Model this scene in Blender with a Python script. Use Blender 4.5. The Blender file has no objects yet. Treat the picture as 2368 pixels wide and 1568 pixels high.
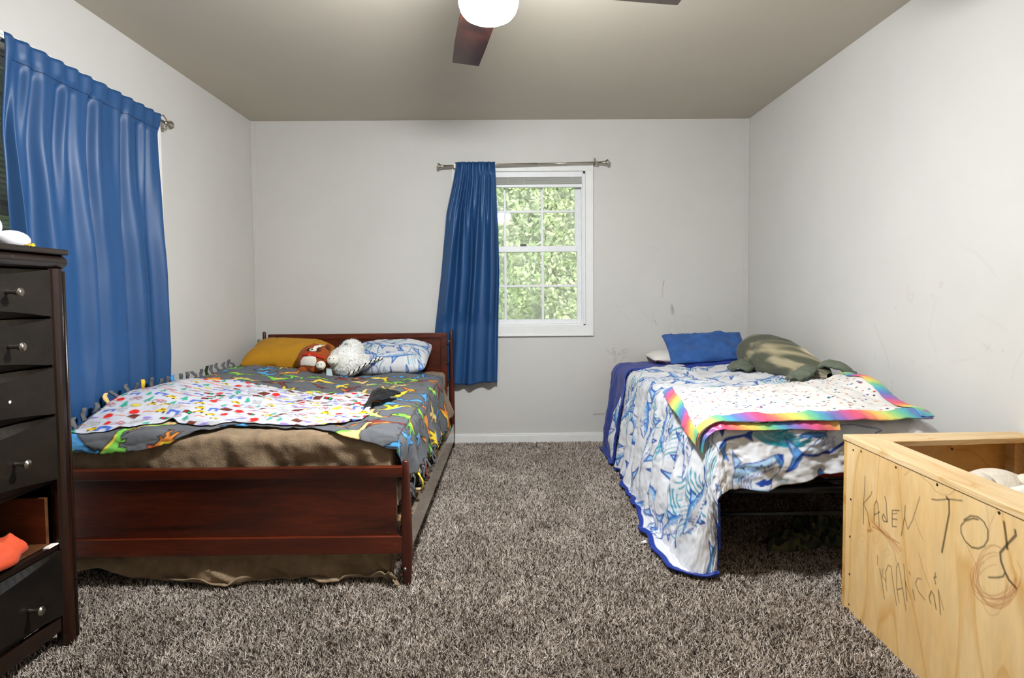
import bpy, bmesh, math, random
import numpy as np
from mathutils import Vector, Matrix
random.seed(7); rng = np.random.default_rng(7)
sc = bpy.context.scene
COL = sc.collection

# ------------------------------------------------------------------ camera
W, H = 2368, 1568
F, PITCH, ROLL, YAW, CAMH, SHY = 1319.67, .0417, -.0085, .0102, 1.1226, -44.02
D, XL, XR, CEIL, YF = 4.3254, -1.8893, 1.837, 2.44, -1.7     # far wall, side walls, ceiling, wall behind the camera
_fw = np.array([math.sin(YAW)*math.cos(PITCH), math.cos(YAW)*math.cos(PITCH), -math.sin(PITCH)])
_r = np.array([math.cos(YAW), -math.sin(YAW), 0.]); _u = np.cross(_r, _fw)
_r, _u = _r*math.cos(ROLL)+_u*math.sin(ROLL), _u*math.cos(ROLL)-_r*math.sin(ROLL)
cam = bpy.data.cameras.new('camera'); co = bpy.data.objects.new('camera', cam); COL.objects.link(co)
co.matrix_world = Matrix(((_r[0], _u[0], -_fw[0], 0), (_r[1], _u[1], -_fw[1], 0), (_r[2], _u[2], -_fw[2], CAMH), (0, 0, 0, 1)))
cam.sensor_width = 36; cam.lens = F*36/W; cam.shift_y = SHY/W; cam.clip_start = .05
sc.camera = co
def on(px, py, x=None, y=None, z=None):
    """point where the ray of a photo pixel meets the plane x=, y= or z="""
    d = _fw + _r*(px-W/2)/F - _u*(py-SHY-H/2)/F; c = np.array([0, 0, CAMH])
    t = (x-c[0])/d[0] if x is not None else (y-c[1])/d[1] if y is not None else (z-c[2])/d[2]
    return c+t*d

# ------------------------------------------------------------------ world, sun, exposure
world = bpy.data.worlds.new('world'); sc.world = world; world.use_nodes = True
wn = world.node_tree; sky = wn.nodes.new('ShaderNodeTexSky'); sky.sky_type = 'NISHITA'
sky.sun_disc = False; sky.sun_elevation = math.radians(48); sky.sun_rotation = math.radians(160); sky.dust_density = 3
wn.links.new(sky.outputs[0], wn.nodes['Background'].inputs[0]); wn.nodes['Background'].inputs[1].default_value = .52
sl = bpy.data.lights.new('sun_offscreen', 'SUN'); sl.energy = 6.5; sl.angle = .12; sl.color = (1, .96, .9)
so = bpy.data.objects.new('sun_offscreen', sl); COL.objects.link(so); so.rotation_euler = (math.radians(42), 0, math.radians(20))
sc.view_settings.view_transform = 'Standard'; sc.view_settings.look = 'None'
sc.view_settings.gamma = 1; sc.view_settings.exposure = 0.36
sc.cycles.use_denoising = True
sc.cycles.use_adaptive_sampling = True; sc.cycles.adaptive_threshold = .05
sc.cycles.max_bounces = 9; sc.cycles.diffuse_bounces = 4; sc.cycles.glossy_bounces = 3; sc.cycles.transparent_max_bounces = 16
LAMP = 480.0

# ------------------------------------------------------------------ helpers
def lin(r, g, b): return tuple((c/255/12.92 if c <= 10 else ((c/255+.055)/1.055)**2.4) for c in (r, g, b))
def lin4(r, g, b): return lin(r, g, b)+(1,)
def link(o): COL.objects.link(o); return o
def tag(o, label=None, cat=None, group=None, kind=None):
    if label: o['label'] = label
    if cat: o['category'] = cat
    if group: o['group'] = group
    if kind: o['kind'] = kind
    return o
def thing(name, label, cat, loc=(0, 0, 0), group=None, kind=None):
    o = link(bpy.data.objects.new(name, None)); o.location = loc; o.empty_display_size = .05
    return tag(o, label, cat, group, kind)
def setparent(o, p):
    o.parent = p
    q = p; m = Matrix.Identity(4)
    # children are modelled in world coordinates
    chain = []
    while q is not None: chain.append(q); q = q.parent
    for q in reversed(chain): m = m @ q.matrix_parent_inverse @ q.matrix_basis
    o.matrix_parent_inverse = m.inverted()
def obj(name, verts, faces, mat, parent=None, smooth=False, cols=None, bevel=0, label=None, solid=0, solid_mat=None, sub=0, angle=None):
    me = bpy.data.meshes.new(name)
    verts = np.asarray(verts, np.float32)
    if isinstance(faces, np.ndarray):
        n, k = faces.shape
        me.vertices.add(len(verts)); me.vertices.foreach_set('co', verts.ravel())
        me.loops.add(n*k); me.loops.foreach_set('vertex_index', faces.ravel().astype(np.int32))
        me.polygons.add(n); me.polygons.foreach_set('loop_start', np.arange(0, n*k, k, dtype=np.int32))
        me.polygons.foreach_set('loop_total', np.full(n, k, np.int32)); me.update(calc_edges=True)
    else:
        me.from_pydata([tuple(map(float, v)) for v in verts], [], faces); me.update()
    if cols is not None:
        a = me.color_attributes.new('Col', 'FLOAT_COLOR', 'POINT')
        c = np.ones((len(verts), 4), np.float32); c[:, :3] = cols.reshape(-1, 3); a.data.foreach_set('color', c.ravel())
    me.polygons.foreach_set('use_smooth', np.full(len(me.polygons), bool(smooth)))
    me.materials.append(mat)
    o = link(bpy.data.objects.new(name, me))
    if bevel:
        b = o.modifiers.new('bevel', 'BEVEL'); b.width = bevel; b.segments = 2; b.limit_method = 'ANGLE'; b.angle_limit = math.radians(40)
    if solid:
        s = o.modifiers.new('thickness', 'SOLIDIFY'); s.thickness = solid; s.offset = -1
        if solid_mat: me.materials.append(solid_mat); s.material_offset = 1; s.material_offset_rim = 1
    if sub:
        s = o.modifiers.new('sub', 'SUBSURF'); s.levels = sub; s.render_levels = sub
    if parent is not None: setparent(o, parent)
    if label: o['label'] = label
    return o
class MB:
    """collects shapes for one mesh"""
    def __init__(s): s.v = []; s.f = []
    def add(s, v, f):
        b = len(s.v); s.v += [tuple(p) for p in v]; s.f += [tuple(b+i for i in q) for q in f]; return s
    def box(s, x0, x1, y0, y1, z0, z1):
        v = [(x, y, z) for x in (x0, x1) for y in (y0, y1) for z in (z0, z1)]
        return s.add(v, [(0, 1, 3, 2), (4, 6, 7, 5), (0, 4, 5, 1), (2, 3, 7, 6), (0, 2, 6, 4), (1, 5, 7, 3)])
    def hexa(s, b4, t4):
        return s.add(list(b4)+list(t4), [(3, 2, 1, 0), (4, 5, 6, 7), (0, 1, 5, 4), (1, 2, 6, 5), (2, 3, 7, 6), (3, 0, 4, 7)])
    def tube(s, pts, rad, n=12, cap=True):
        pts = [Vector(p) for p in pts]; rad = rad if hasattr(rad, '__len__') else [rad]*len(pts); rings = []; b0 = len(s.v)
        for i, p in enumerate(pts):
            t = (pts[min(i+1, len(pts)-1)]-pts[max(i-1, 0)]).normalized()
            a = t.cross(Vector((0, 0, 1)));
            if a.length < .05: a = t.cross(Vector((1, 0, 0)))
            a.normalize(); b = t.cross(a)
            s.v += [tuple(p+rad[i]*(math.cos(2*math.pi*k/n)*a+math.sin(2*math.pi*k/n)*b)) for k in range(n)]
        for i in range(len(pts)-1):
            for k in range(n):
                a, b = b0+i*n+k, b0+i*n+(k+1) % n; s.f.append((a, b, b+n, a+n))
        if cap: s.f.append(tuple(b0+k for k in range(n))[::-1]); s.f.append(tuple(b0+(len(pts)-1)*n+k for k in range(n)))
        return s
    def lathe(s, c, axis, prof, n=24):
        ax = Vector(axis).normalized(); c = Vector(c)
        return s.tube([c+ax*h for h, r in prof], [max(r, 1e-4) for h, r in prof], n)
    def obj(s, name, mat, parent=None, **k): return obj(name, s.v, s.f, mat, parent, **k)
def box(name, x0, x1, y0, y1, z0, z1, mat, parent=None, **k): return MB().box(x0, x1, y0, y1, z0, z1).obj(name, mat, parent, **k)
def gridfaces(n, m):
    i = np.arange(n*m).reshape(n, m)
    return np.stack([i[:-1, :-1], i[1:, :-1], i[1:, 1:], i[:-1, 1:]], -1).reshape(-1, 4)
def grid(name, P, mat, parent=None, cols=None, flip=False, **k):
    n, m = P.shape[:2]; f = gridfaces(n, m)
    if flip: f = f[:, ::-1]
    return obj(name, P.reshape(-1, 3), f, mat, parent, smooth=True, cols=cols, **k)
def ellipsoid(name, c, r, mat, parent=None, rot=None, n=20, m=14, deform=None, cols=None, **k):
    th = np.linspace(0, 2*np.pi, n, endpoint=False); ph = np.linspace(-np.pi/2, np.pi/2, m)
    P = np.stack([np.outer(np.cos(ph), np.cos(th)), np.outer(np.cos(ph), np.sin(th)), np.outer(np.sin(ph), np.ones(n))], -1)
    P = P*np.array(r)
    if deform is not None: P = deform(P)
    if rot is not None: P = P @ np.array(rot.to_matrix()).T
    P = P+np.array(c); i = np.arange(n*m).reshape(m, n); j = np.roll(i, -1, 1)
    f = np.stack([i[:-1], j[:-1], j[1:], i[1:]], -1).reshape(-1, 4)
    return obj(name, P.reshape(-1, 3), f, mat, parent, smooth=True, **k)
def smooth(a, b, x): t = np.clip((x-a)/(b-a), 0, 1); return t*t*(3-2*t)
def noise2(x, y, seed=0):
    """smooth value noise, about -1..1"""
    x = np.asarray(x, float); y = np.asarray(y, float); xi = np.floor(x).astype(np.int64); yi = np.floor(y).astype(np.int64); fx = x-xi; fy = y-yi
    fx = fx*fx*fx*(fx*(fx*6-15)+10); fy = fy*fy*fy*(fy*(fy*6-15)+10)
    def h(a, b):
        k = (a*374761393+b*668265263+seed*974711) & 0x7fffffff; k = ((k ^ (k >> 13))*1274126177) & 0x7fffffff
        return ((k ^ (k >> 16)) & 0xffff)/32767.5-1
    return (h(xi, yi)*(1-fx)+h(xi+1, yi)*fx)*(1-fy)+(h(xi, yi+1)*(1-fx)+h(xi+1, yi+1)*fx)*fy
def fbm(x, y, seed=0, o=4): return sum(noise2(x*2**i, y*2**i, seed+i*17)*.55**i for i in range(o))
def ridge(x, y, seed=0): return (1-np.abs(noise2(x, y, seed)))**2*1.0-.4

# ------------------------------------------------------------------ materials
def newmat(name):
    m = bpy.data.materials.new(name); m.use_nodes = True; nt = m.node_tree; b = nt.nodes['Principled BSDF']; return m, nt, b
def tex(nt, kind, scale, detail=4, coords='Object', stretch=(1, 1, 1), rough=.6, dist=0):
    tc = nt.nodes.new('ShaderNodeTexCoord'); mp = nt.nodes.new('ShaderNodeMapping'); mp.inputs['Scale'].default_value = stretch
    nt.links.new(tc.outputs[coords], mp.inputs['Vector'])
    t = nt.nodes.new('ShaderNodeTexNoise' if kind == 'noise' else 'ShaderNodeTexVoronoi'); t.inputs['Scale'].default_value = scale
    if kind == 'noise': t.inputs['Detail'].default_value = detail; t.inputs['Roughness'].default_value = rough; t.inputs['Distortion'].default_value = dist
    nt.links.new(mp.outputs[0], t.inputs['Vector']); return t
def ramp(nt, src, stops):
    r = nt.nodes.new('ShaderNodeValToRGB'); e = r.color_ramp.elements
    while len(e) < len(stops): e.new(.5)
    for k, (p, c) in enumerate(stops): e[k].position = p; e[k].color = tuple(c)+(1,) if len(c) == 3 else c
    nt.links.new(src, r.inputs[0]); return r.outputs[0]
def bump(nt, b, src, strength, distance=.01):
    n = nt.nodes.new('ShaderNodeBump'); n.inputs['Strength'].default_value = strength; n.inputs['Distance'].default_value = distance
    nt.links.new(src, n.inputs['Height']); nt.links.new(n.outputs[0], b.inputs['Normal'])
def mulc(nt, a, b, fac=1):
    m = nt.nodes.new('ShaderNodeMix'); m.data_type = 'RGBA'; m.blend_type = 'MULTIPLY'; m.inputs[0].default_value = fac
    for s, x in ((6, a), (7, b)):
        if hasattr(x, 'is_linked'): nt.links.new(x, m.inputs[s])
        else: m.inputs[s].default_value = tuple(x)+(1,)
    return m.outputs[2]
def plain(name, rgb, rough=.6, metal=0, var=.0, vscale=6, bmp=0, bscale=60, bdist=.004, sheen=0, spec=.5, coat=0, stretch=(1, 1, 1), attr=False, emit=0):
    m, nt, b = newmat(name); c = lin(*rgb)
    b.inputs['Roughness'].default_value = rough; b.inputs['Metallic'].default_value = metal
    b.inputs['Specular IOR Level'].default_value = spec; b.inputs['Coat Weight'].default_value = coat; b.inputs['Coat Roughness'].default_value = .15
    sheen *= .22
    if sheen: b.inputs['Sheen Weight'].default_value = sheen; b.inputs['Sheen Roughness'].default_value = .5
    src = None
    if var:
        t = tex(nt, 'noise', vscale, stretch=stretch); lo = tuple(x*(1-var) for x in c); hi = tuple(min(1, x*(1+var)) for x in c)
        src = ramp(nt, t.outputs['Fac'], [(.3, lo), (.7, hi)])
    if attr:
        a = nt.nodes.new('ShaderNodeVertexColor'); a.layer_name = 'Col'; src = mulc(nt, src if src is not None else c, a.outputs[0])
    if src is not None: nt.links.new(src, b.inputs['Base Color'])
    else: b.inputs['Base Color'].default_value = c+(1,)
    if bmp: bump(nt, b, tex(nt, 'noise', bscale, 3, stretch=stretch).outputs['Fac'], bmp, bdist)
    if emit: b.inputs['Emission Color'].default_value = c+(1,); b.inputs['Emission Strength'].default_value = emit
    return m
def printed(name, rough=.8, sheen=.2, bmp=.25, bscale=250, bdist=.002, spec=.2):
    m, nt, b = newmat(name); a = nt.nodes.new('ShaderNodeVertexColor'); a.layer_name = 'Col'
    nt.links.new(a.outputs[0], b.inputs['Base Color']); b.inputs['Roughness'].default_value = rough; b.inputs['Specular IOR Level'].default_value = spec
    b.inputs['Sheen Weight'].default_value = sheen*.15
    if bmp: bump(nt, b, tex(nt, 'noise', bscale, 3).outputs['Fac'], bmp, bdist)
    return m
def wood(name, dark, light, stretch, scale=3, rough=.4, coat=.0, fine=.35, chips=None, attr=False, rings=0, bmp=.05, spec=.5, mid=None):
    m, nt, b = newmat(name)
    t = tex(nt, 'noise', scale, 5, stretch=stretch, rough=.55, dist=.6)
    st = [(.32, lin(*dark)), (.68, lin(*light))] if mid is None else [(.3, lin(*dark)), (.5, lin(*mid)), (.7, lin(*light))]
    c = ramp(nt, t.outputs['Fac'], st)
    t2 = tex(nt, 'noise', scale*9, 3, stretch=stretch)
    c = mulc(nt, c, ramp(nt, t2.outputs['Fac'], [(.35, (1-fine,)*3), (.65, (1, 1, 1))]))
    if rings:
        t3 = tex(nt, 'noise', scale*.55, 2, stretch=stretch, rough=.4, dist=.3)
        mm = nt.nodes.new('ShaderNodeMath'); mm.operation = 'MULTIPLY'; mm.inputs[1].default_value = rings; nt.links.new(t3.outputs['Fac'], mm.inputs[0])
        sn = nt.nodes.new('ShaderNodeMath'); sn.operation = 'FRACT'; nt.links.new(mm.outputs[0], sn.inputs[0])
        c = mulc(nt, c, ramp(nt, sn.outputs[0], [(0, (.97, .92, .82)), (.55, (1, 1, 1)), (.86, (1, .97, .92)), (.97, (.85, .70, .48)), (1, (.97, .92, .82))]))
    if chips:
        tA_ = tex(nt, 'noise', chips[1], 2); tB_ = tex(nt, 'noise', 5, 2)
        k1 = ramp(nt, tA_.outputs['Fac'], [(chips[2], (0, 0, 0)), (chips[2]+.015, (1, 1, 1))]); k2 = ramp(nt, tB_.outputs['Fac'], [(.50, (0, 0, 0)), (.58, (1, 1, 1))])
        kk_ = mulc(nt, k1, k2); mc_ = nt.nodes.new('ShaderNodeMix'); mc_.data_type = 'RGBA'; nt.links.new(kk_, mc_.inputs[0]); nt.links.new(c, mc_.inputs[6]); mc_.inputs[7].default_value = lin4(*chips[0]); c = mc_.outputs[2]
    if attr:
        a = nt.nodes.new('ShaderNodeVertexColor'); a.layer_name = 'Col'; c = mulc(nt, c, a.outputs[0])
    nt.links.new(c, b.inputs['Base Color']); b.inputs['Roughness'].default_value = rough; b.inputs['Coat Weight'].default_value = coat
    b.inputs['Coat Roughness'].default_value = .12; b.inputs['Specular IOR Level'].default_value = spec
    if bmp: bump(nt, b, t2.outputs['Fac'], bmp, .003)
    return m
def glassmat(name, haze=.10, tint=(1, 1, 1)):
    m, nt, b = newmat(name); out = nt.nodes['Material Output']
    tr = nt.nodes.new('ShaderNodeBsdfTransparent'); tr.inputs[0].default_value = tint+(1,)
    gl = nt.nodes.new('ShaderNodeBsdfGlossy'); gl.inputs['Roughness'].default_value = .03
    fr = nt.nodes.new('ShaderNodeFresnel'); fr.inputs[0].default_value = 1.5
    mx = nt.nodes.new('ShaderNodeMixShader'); nt.links.new(fr.outputs[0], mx.inputs[0]); nt.links.new(tr.outputs[0], mx.inputs[1]); nt.links.new(gl.outputs[0], mx.inputs[2])
    df = nt.nodes.new('ShaderNodeBsdfDiffuse'); df.inputs[0].default_value = (.75, .76, .70, 1)
    t = tex(nt, 'noise', 7, 5); hz = nt.nodes.new('ShaderNodeMapRange'); hz.inputs[1].default_value = .35; hz.inputs[2].default_value = .75; hz.inputs[3].default_value = haze*.4; hz.inputs[4].default_value = haze*1.5
    nt.links.new(t.outputs['Fac'], hz.inputs[0])
    m2 = nt.nodes.new('ShaderNodeMixShader'); nt.links.new(hz.outputs[0], m2.inputs[0]); nt.links.new(mx.outputs[0], m2.inputs[1]); nt.links.new(df.outputs[0], m2.inputs[2])
    nt.links.new(m2.outputs[0], out.inputs[0]); return m

M = {}
M['wall'] = plain('wall_paint', (210, 207, 201), .55, var=.025, vscale=2, bmp=.08, bscale=140, bdist=.002, attr=True, spec=.35)
M['wall_plain'] = plain('wall_paint_plain', (210, 207, 201), .55, var=.025, vscale=2, bmp=.08, bscale=140, bdist=.002, spec=.35)
M['ceil'] = plain('ceiling_paint', (186, 178, 162), .5, var=.03, vscale=1.5, bmp=.12, bscale=90, bdist=.003, spec=.35)
M['white'] = plain('white_gloss_trim', (238, 237, 233), .35, var=.03, vscale=10, bmp=.03)
M['vinyl'] = plain('white_vinyl', (236, 237, 236), .4, var=.03, vscale=20)
M['trim'] = plain('corner_trim_paint', (208, 206, 199), .4, var=.02)
M['glass'] = glassmat('window_glass', .24)
M['nickel'] = plain('brushed_nickel', (190, 184, 172), .3, metal=1, bmp=.05, bscale=200)
M['steel'] = plain('screw_steel', (120, 116, 110), .35, metal=1)
M['brass'] = plain('brass', (200, 160, 80), .3, metal=1)
M['black'] = plain('black_plastic', (18, 18, 18), .4)
M['bed'] = wood('cherry_wood', (58, 16, 4), (118, 45, 14), (.55, 5, 5), 2.6, .36, .12, fine=.35, chips=((196, 142, 96), 70, .745))
M['bedpost'] = wood('cherry_post', (48, 14, 7), (96, 34, 16), (6, 6, .6), 3, .34, .12, fine=.3)
M['rail'] = wood('rail_wood_with_reflection', (112, 96, 80), (146, 130, 112), (4, .6, 4), 3, .25, .6, fine=.2)  # rail colour is greyed and lightened to carry the carpet's reflection
M['espresso'] = wood('espresso_wood', (20, 11, 7), (40, 24, 15), (3, .5, 3), 3, .32, .25, fine=.3, chips=((200, 184, 164), 90, .735))
M['espresso_post'] = wood('espresso_post', (22, 10, 6), (52, 26, 14), (4, 4, .5), 3, .25, .35, fine=.3, chips=((206, 190, 170), 90, .725))
M['espresso_drawer'] = wood('espresso_drawer', (17, 12, 8), (37, 29, 19), (2, 1.2, 2), 4, .5, .0, fine=.35, spec=.28)
M['drawer_box'] = wood('drawer_box_wood', (70, 40, 18), (110, 66, 30), (.6, 4, 4), 3, .55, 0)
M['ply'] = wood('plywood_face', (222, 180, 116), (243, 212, 158), (2.2, 2.2, .5), 2.2, .5, .1, fine=.10, attr=True, rings=9, mid=(234, 196, 136))
M['plyin'] = wood('plywood_inside', (200, 148, 76), (228, 184, 112), (2, .6, 2.6), 2.0, .5, .1, fine=.10, rings=9)
M['pine'] = wood('pine_board', (222, 186, 132), (244, 216, 170), (5, .5, 5), 3, .5, .1, fine=.12, rings=7)
M['pinex'] = wood('pine_board_cross', (222, 186, 132), (244, 216, 170), (.5, 5, 5), 3, .5, .1, fine=.12, rings=7)
M['blade'] = wood('fan_blade_wood', (28, 12, 8), (58, 26, 16), (1, 1, 4), 6, .35, .2, fine=.4)
M['bronze'] = plain('dark_bronze', (34, 26, 22), .6, metal=.2)
M['curtain'] = plain('blue_curtain', (36, 77, 124), .45, var=.05, vscale=3, bmp=.10, bscale=500, bdist=.001, spec=.4)
M['seam'] = plain('navy_stitching', (16, 34, 62), .7)
M['beige'] = plain('beige_fleece', (146, 124, 98), .9, var=.20, vscale=28, bmp=.5, bscale=160, bdist=.004, sheen=.5, spec=.1)
M['dino'] = printed('dinosaur_fleece', .9, .35, .35, 220, .002, .1)
M['throw'] = printed('vehicle_print_cotton', .8, .1, .12, 300, .001, .2)
M['shark'] = printed('shark_print_cotton', .65, .1, .15, 200, .0015, .3)
M['rainbow'] = printed('dotted_flannel', .85, .2, .2, 260, .0015, .15)
M['satin'] = printed('rainbow_satin', .35, .1, .1, 120, .001, .5)
M['blacksatin'] = plain('black_satin', (13, 12, 13), .55, bmp=.1)
M['royal'] = plain('royal_blue_lining', (24, 50, 140), .45, var=.08, vscale=6, bmp=.1, bscale=220, sheen=.15)
M['velour'] = plain('blue_velour', (60, 98, 160), .85, var=.18, vscale=14, bmp=.4, bscale=180, bdist=.003, sheen=.5, spec=.1)
M['mustard'] = plain('mustard_cotton', (186, 134, 34), .8, var=.06, vscale=5, bmp=.15, bscale=300, sheen=.15, spec=.15)
M['whitecloth'] = plain('white_cotton', (232, 228, 220), .8, var=.03, bmp=.1, bscale=300, sheen=.1, spec=.2)
M['red'] = plain('red_sheet', (178, 20, 18), .7, var=.1, bmp=.1, bscale=200)
M['mattress'] = plain('mattress_ticking', (215, 210, 200), .8, var=.05, bmp=.2, bscale=80)
M['blackmetal'] = plain('black_metal', (22, 22, 22), .35, var=.1, spec=.5)
M['rust'] = plain('brown_plush', (158, 78, 34), .9, var=.12, vscale=40, bmp=.4, bscale=200, bdist=.003, sheen=.5, spec=.1)
M['darkrust'] = plain('dark_brown_plush', (104, 44, 22), .9, var=.1, bmp=.3, bscale=200, sheen=.4)
M['redplush'] = plain('red_plush', (190, 30, 16), .85, bmp=.2, bscale=200, sheen=.3)
M['cream'] = plain('cream_plush', (238, 232, 220), .9, var=.03, vscale=30, bmp=.3, bscale=200, bdist=.003, sheen=.3, spec=.1)
M['fur'] = plain('white_fur', (244, 243, 238), .8, var=.04, vscale=30, sheen=.3, spec=.15)
M['furblack'] = plain('black_felt', (20, 20, 20), .8)
M['paleblue'] = plain('pale_blue_felt', (190, 208, 208), .8, sheen=.2)
M['seal'] = plain('seal_plush', (132, 124, 98), .85, bmp=.3, bscale=160, bdist=.003, sheen=.4, spec=.1, attr=True)
M['flipper'] = plain('grey_green_plush', (106, 112, 96), .85, var=.2, vscale=22, bmp=.4, bscale=120, bdist=.004, sheen=.35, spec=.1)
M['camo'] = printed('camouflage_cotton', .8, .1, .15, 250, .0015, .2)
M['orange'] = plain('orange_cloth', (226, 84, 44), .8, var=.1, vscale=12, bmp=.2, bscale=200, sheen=.2)
M['darkgreen'] = plain('dark_green_cloth', (16, 62, 48), .85, var=.25, vscale=20, bmp=.2, sheen=.2)
M['whiteplastic'] = plain('white_plastic', (238, 236, 240), .25, spec=.5)
M['grey'] = plain('grey_plastic', (150, 148, 150), .4)
M['yellow'] = plain('yellow_plastic', (240, 200, 30), .35)
M['paper'] = plain('white_paper', (240, 240, 236), .7)
M['tan'] = plain('tan_plush', (226, 214, 196), .9, var=.12, vscale=30, bmp=.6, bscale=120, bdist=.006, sheen=.4, spec=.1)

M['door'] = plain('door_paint', (232, 231, 226), .4, var=.02)
M['carpet_base'] = plain('carpet_backing', (96, 84, 76), .95, var=.3, vscale=120)
M['dirt'] = plain('bare_earth', (150, 112, 80), .95, var=.3, vscale=1.5)
# globe of the lamp: the one thing indoors that gives off light
m, nt, b = newmat('lamp_globe'); e = nt.nodes.new('ShaderNodeEmission'); e.inputs[0].default_value = (.95, .985, 1.02, 1); e.inputs[1].default_value = LAMP
nt.links.new(e.outputs[0], nt.nodes['Material Output'].inputs[0]); M['globe'] = m
# carpet yarn: every tuft takes its own tone
m, nt, b = newmat('carpet_yarn'); oi = nt.nodes.new('ShaderNodeObjectInfo')
c = ramp(nt, oi.outputs['Random'], [(0, lin(44, 35, 29)), (.17, lin(92, 79, 69)), (.32, lin(170, 156, 142)), (.7, lin(212, 200, 187)), (1, lin(236, 226, 215))])
tn = nt.nodes.new('ShaderNodeTexNoise'); tn.inputs['Scale'].default_value = 4.5; tn.inputs['Detail'].default_value = 4; nt.links.new(oi.outputs['Location'], tn.inputs['Vector'])
c = mulc(nt, c, ramp(nt, tn.outputs['Fac'], [(.34, (.72, .70, .68)), (.62, (1, 1, 1))]))
nt.links.new(c, b.inputs['Base Color']); b.inputs['Roughness'].default_value = .9; b.inputs['Specular IOR Level'].default_value = .15; M['yarn'] = m
# foliage, with light coming through the leaves
def leafmat(name, a, bb, through=.45):
    m, nt, b = newmat(name); t = tex(nt, 'noise', 1.3, 4)
    c = ramp(nt, t.outputs['Fac'], [(.3, lin(*a)), (.7, lin(*bb))]); nt.links.new(c, b.inputs['Base Color']); b.inputs['Roughness'].default_value = .7
    tl = nt.nodes.new('ShaderNodeBsdfTranslucent'); nt.links.new(c, tl.inputs[0]); mx = nt.nodes.new('ShaderNodeMixShader'); mx.inputs[0].default_value = through
    nt.links.new(b.outputs[0], mx.inputs[1]); nt.links.new(tl.outputs[0], mx.inputs[2]); nt.links.new(mx.outputs[0], nt.nodes['Material Output'].inputs[0]); return m
M['leaf1'] = leafmat('leaf_mid_green', (112, 146, 94), (176, 198, 146)); M['leaf2'] = leafmat('leaf_pale_green', (150, 176, 124), (212, 222, 182)); M['leaf3'] = leafmat('leaf_deep_green', (70, 116, 66), (130, 172, 108))
M['slat'] = leafmat('blind_slat', (222, 222, 214), (232, 232, 224), .22)
M['bark'] = plain('bark', (96, 80, 64), .9, var=.3, vscale=8, bmp=.5, bscale=20, bdist=.02)
M['lawn'] = plain('grassy_bank', (150, 170, 104), .95, var=.4, vscale=2.2)

# ------------------------------------------------------------------ flat prints, drawn into colour grids in metres
class Canvas:
    def __init__(s, w, h, res, bg): s.res = res; s.n = int(h/res)+2; s.m = int(w/res)+2; s.a = np.tile(np.array(lin(*bg), np.float32), (s.n, s.m, 1))
    def bb(s, P, pad):
        x0, y0 = P.min(0)-pad; x1, y1 = P.max(0)+pad
        i0, i1 = max(0, int(y0/s.res)), min(s.n, int(y1/s.res)+2); j0, j1 = max(0, int(x0/s.res)), min(s.m, int(x1/s.res)+2)
        if i0 >= i1 or j0 >= j1: return None
        yy, xx = np.mgrid[i0:i1, j0:j1]; return (slice(i0, i1), slice(j0, j1)), xx*s.res, yy*s.res
    def put(s, sl, mask, col, alpha):
        a = s.a[sl]; k = (mask*alpha)[..., None]; s.a[sl] = a*(1-k)+np.array(lin(*col), np.float32)*k
    def poly(s, P, col, alpha=1):
        P = np.asarray(P, float); q = s.bb(P, s.res)
        if q is None: return
        sl, X, Y = q; ins = np.zeros(X.shape, bool)
        for (x0, y0), (x1, y1) in zip(P, np.roll(P, -1, 0)):
            if y0 == y1: continue
            c = (y0 > Y) != (y1 > Y); ins ^= c & (X < (x1-x0)*(Y-y0)/(y1-y0)+x0)
        s.put(sl, ins.astype(np.float32), col, alpha)
    def stroke(s, P, w, col, alpha=1, closed=False):
        P = np.asarray(P, float)
        if closed: P = np.vstack([P, P[:1]])
        q = s.bb(P, w+s.res)
        if q is None: return
        sl, X, Y = q; d = np.full(X.shape, 9.)
        for (x0, y0), (x1, y1) in zip(P[:-1], P[1:]):
            L = (x1-x0)**2+(y1-y0)**2+1e-12; t = np.clip(((X-x0)*(x1-x0)+(Y-y0)*(y1-y0))/L, 0, 1)
            d = np.minimum(d, np.hypot(X-x0-t*(x1-x0), Y-y0-t*(y1-y0)))
        s.put(sl, np.clip((w/2+s.res*.5-d)/s.res, 0, 1).astype(np.float32), col, alpha)
    def sample(s, X, Y):
        x = np.clip(X/s.res, 0, s.m-1.001); y = np.clip(Y/s.res, 0, s.n-1.001); i = y.astype(int); j = x.astype(int); fy = (y-i)[..., None]; fx = (x-j)[..., None]
        a = s.a; return (a[i, j]*(1-fx)+a[i, j+1]*fx)*(1-fy)+(a[i+1, j]*(1-fx)+a[i+1, j+1]*fx)*fy
def tr(c, size, ang, flip=1):
    ca, sa = math.cos(ang), math.sin(ang)
    def f(P):
        P = np.asarray(P, float)*np.array([size, size*flip]); return np.stack([P[:, 0]*ca-P[:, 1]*sa+c[0], P[:, 0]*sa+P[:, 1]*ca+c[1]], 1)
    return f
def ell(cx, cy, rx, ry, n=16): a = np.linspace(0, 2*np.pi, n, endpoint=False); return np.stack([cx+rx*np.cos(a), cy+ry*np.sin(a)], 1)
def arc(cx, cy, rx, ry, a0, a1, n=14): a = np.linspace(a0, a1, n); return np.stack([cx+rx*np.cos(a), cy+ry*np.sin(a)], 1)
NAVY, MID, PALE, TEAL = (28, 62, 148), (84, 138, 194), (158, 190, 216), (22, 142, 164)
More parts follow.
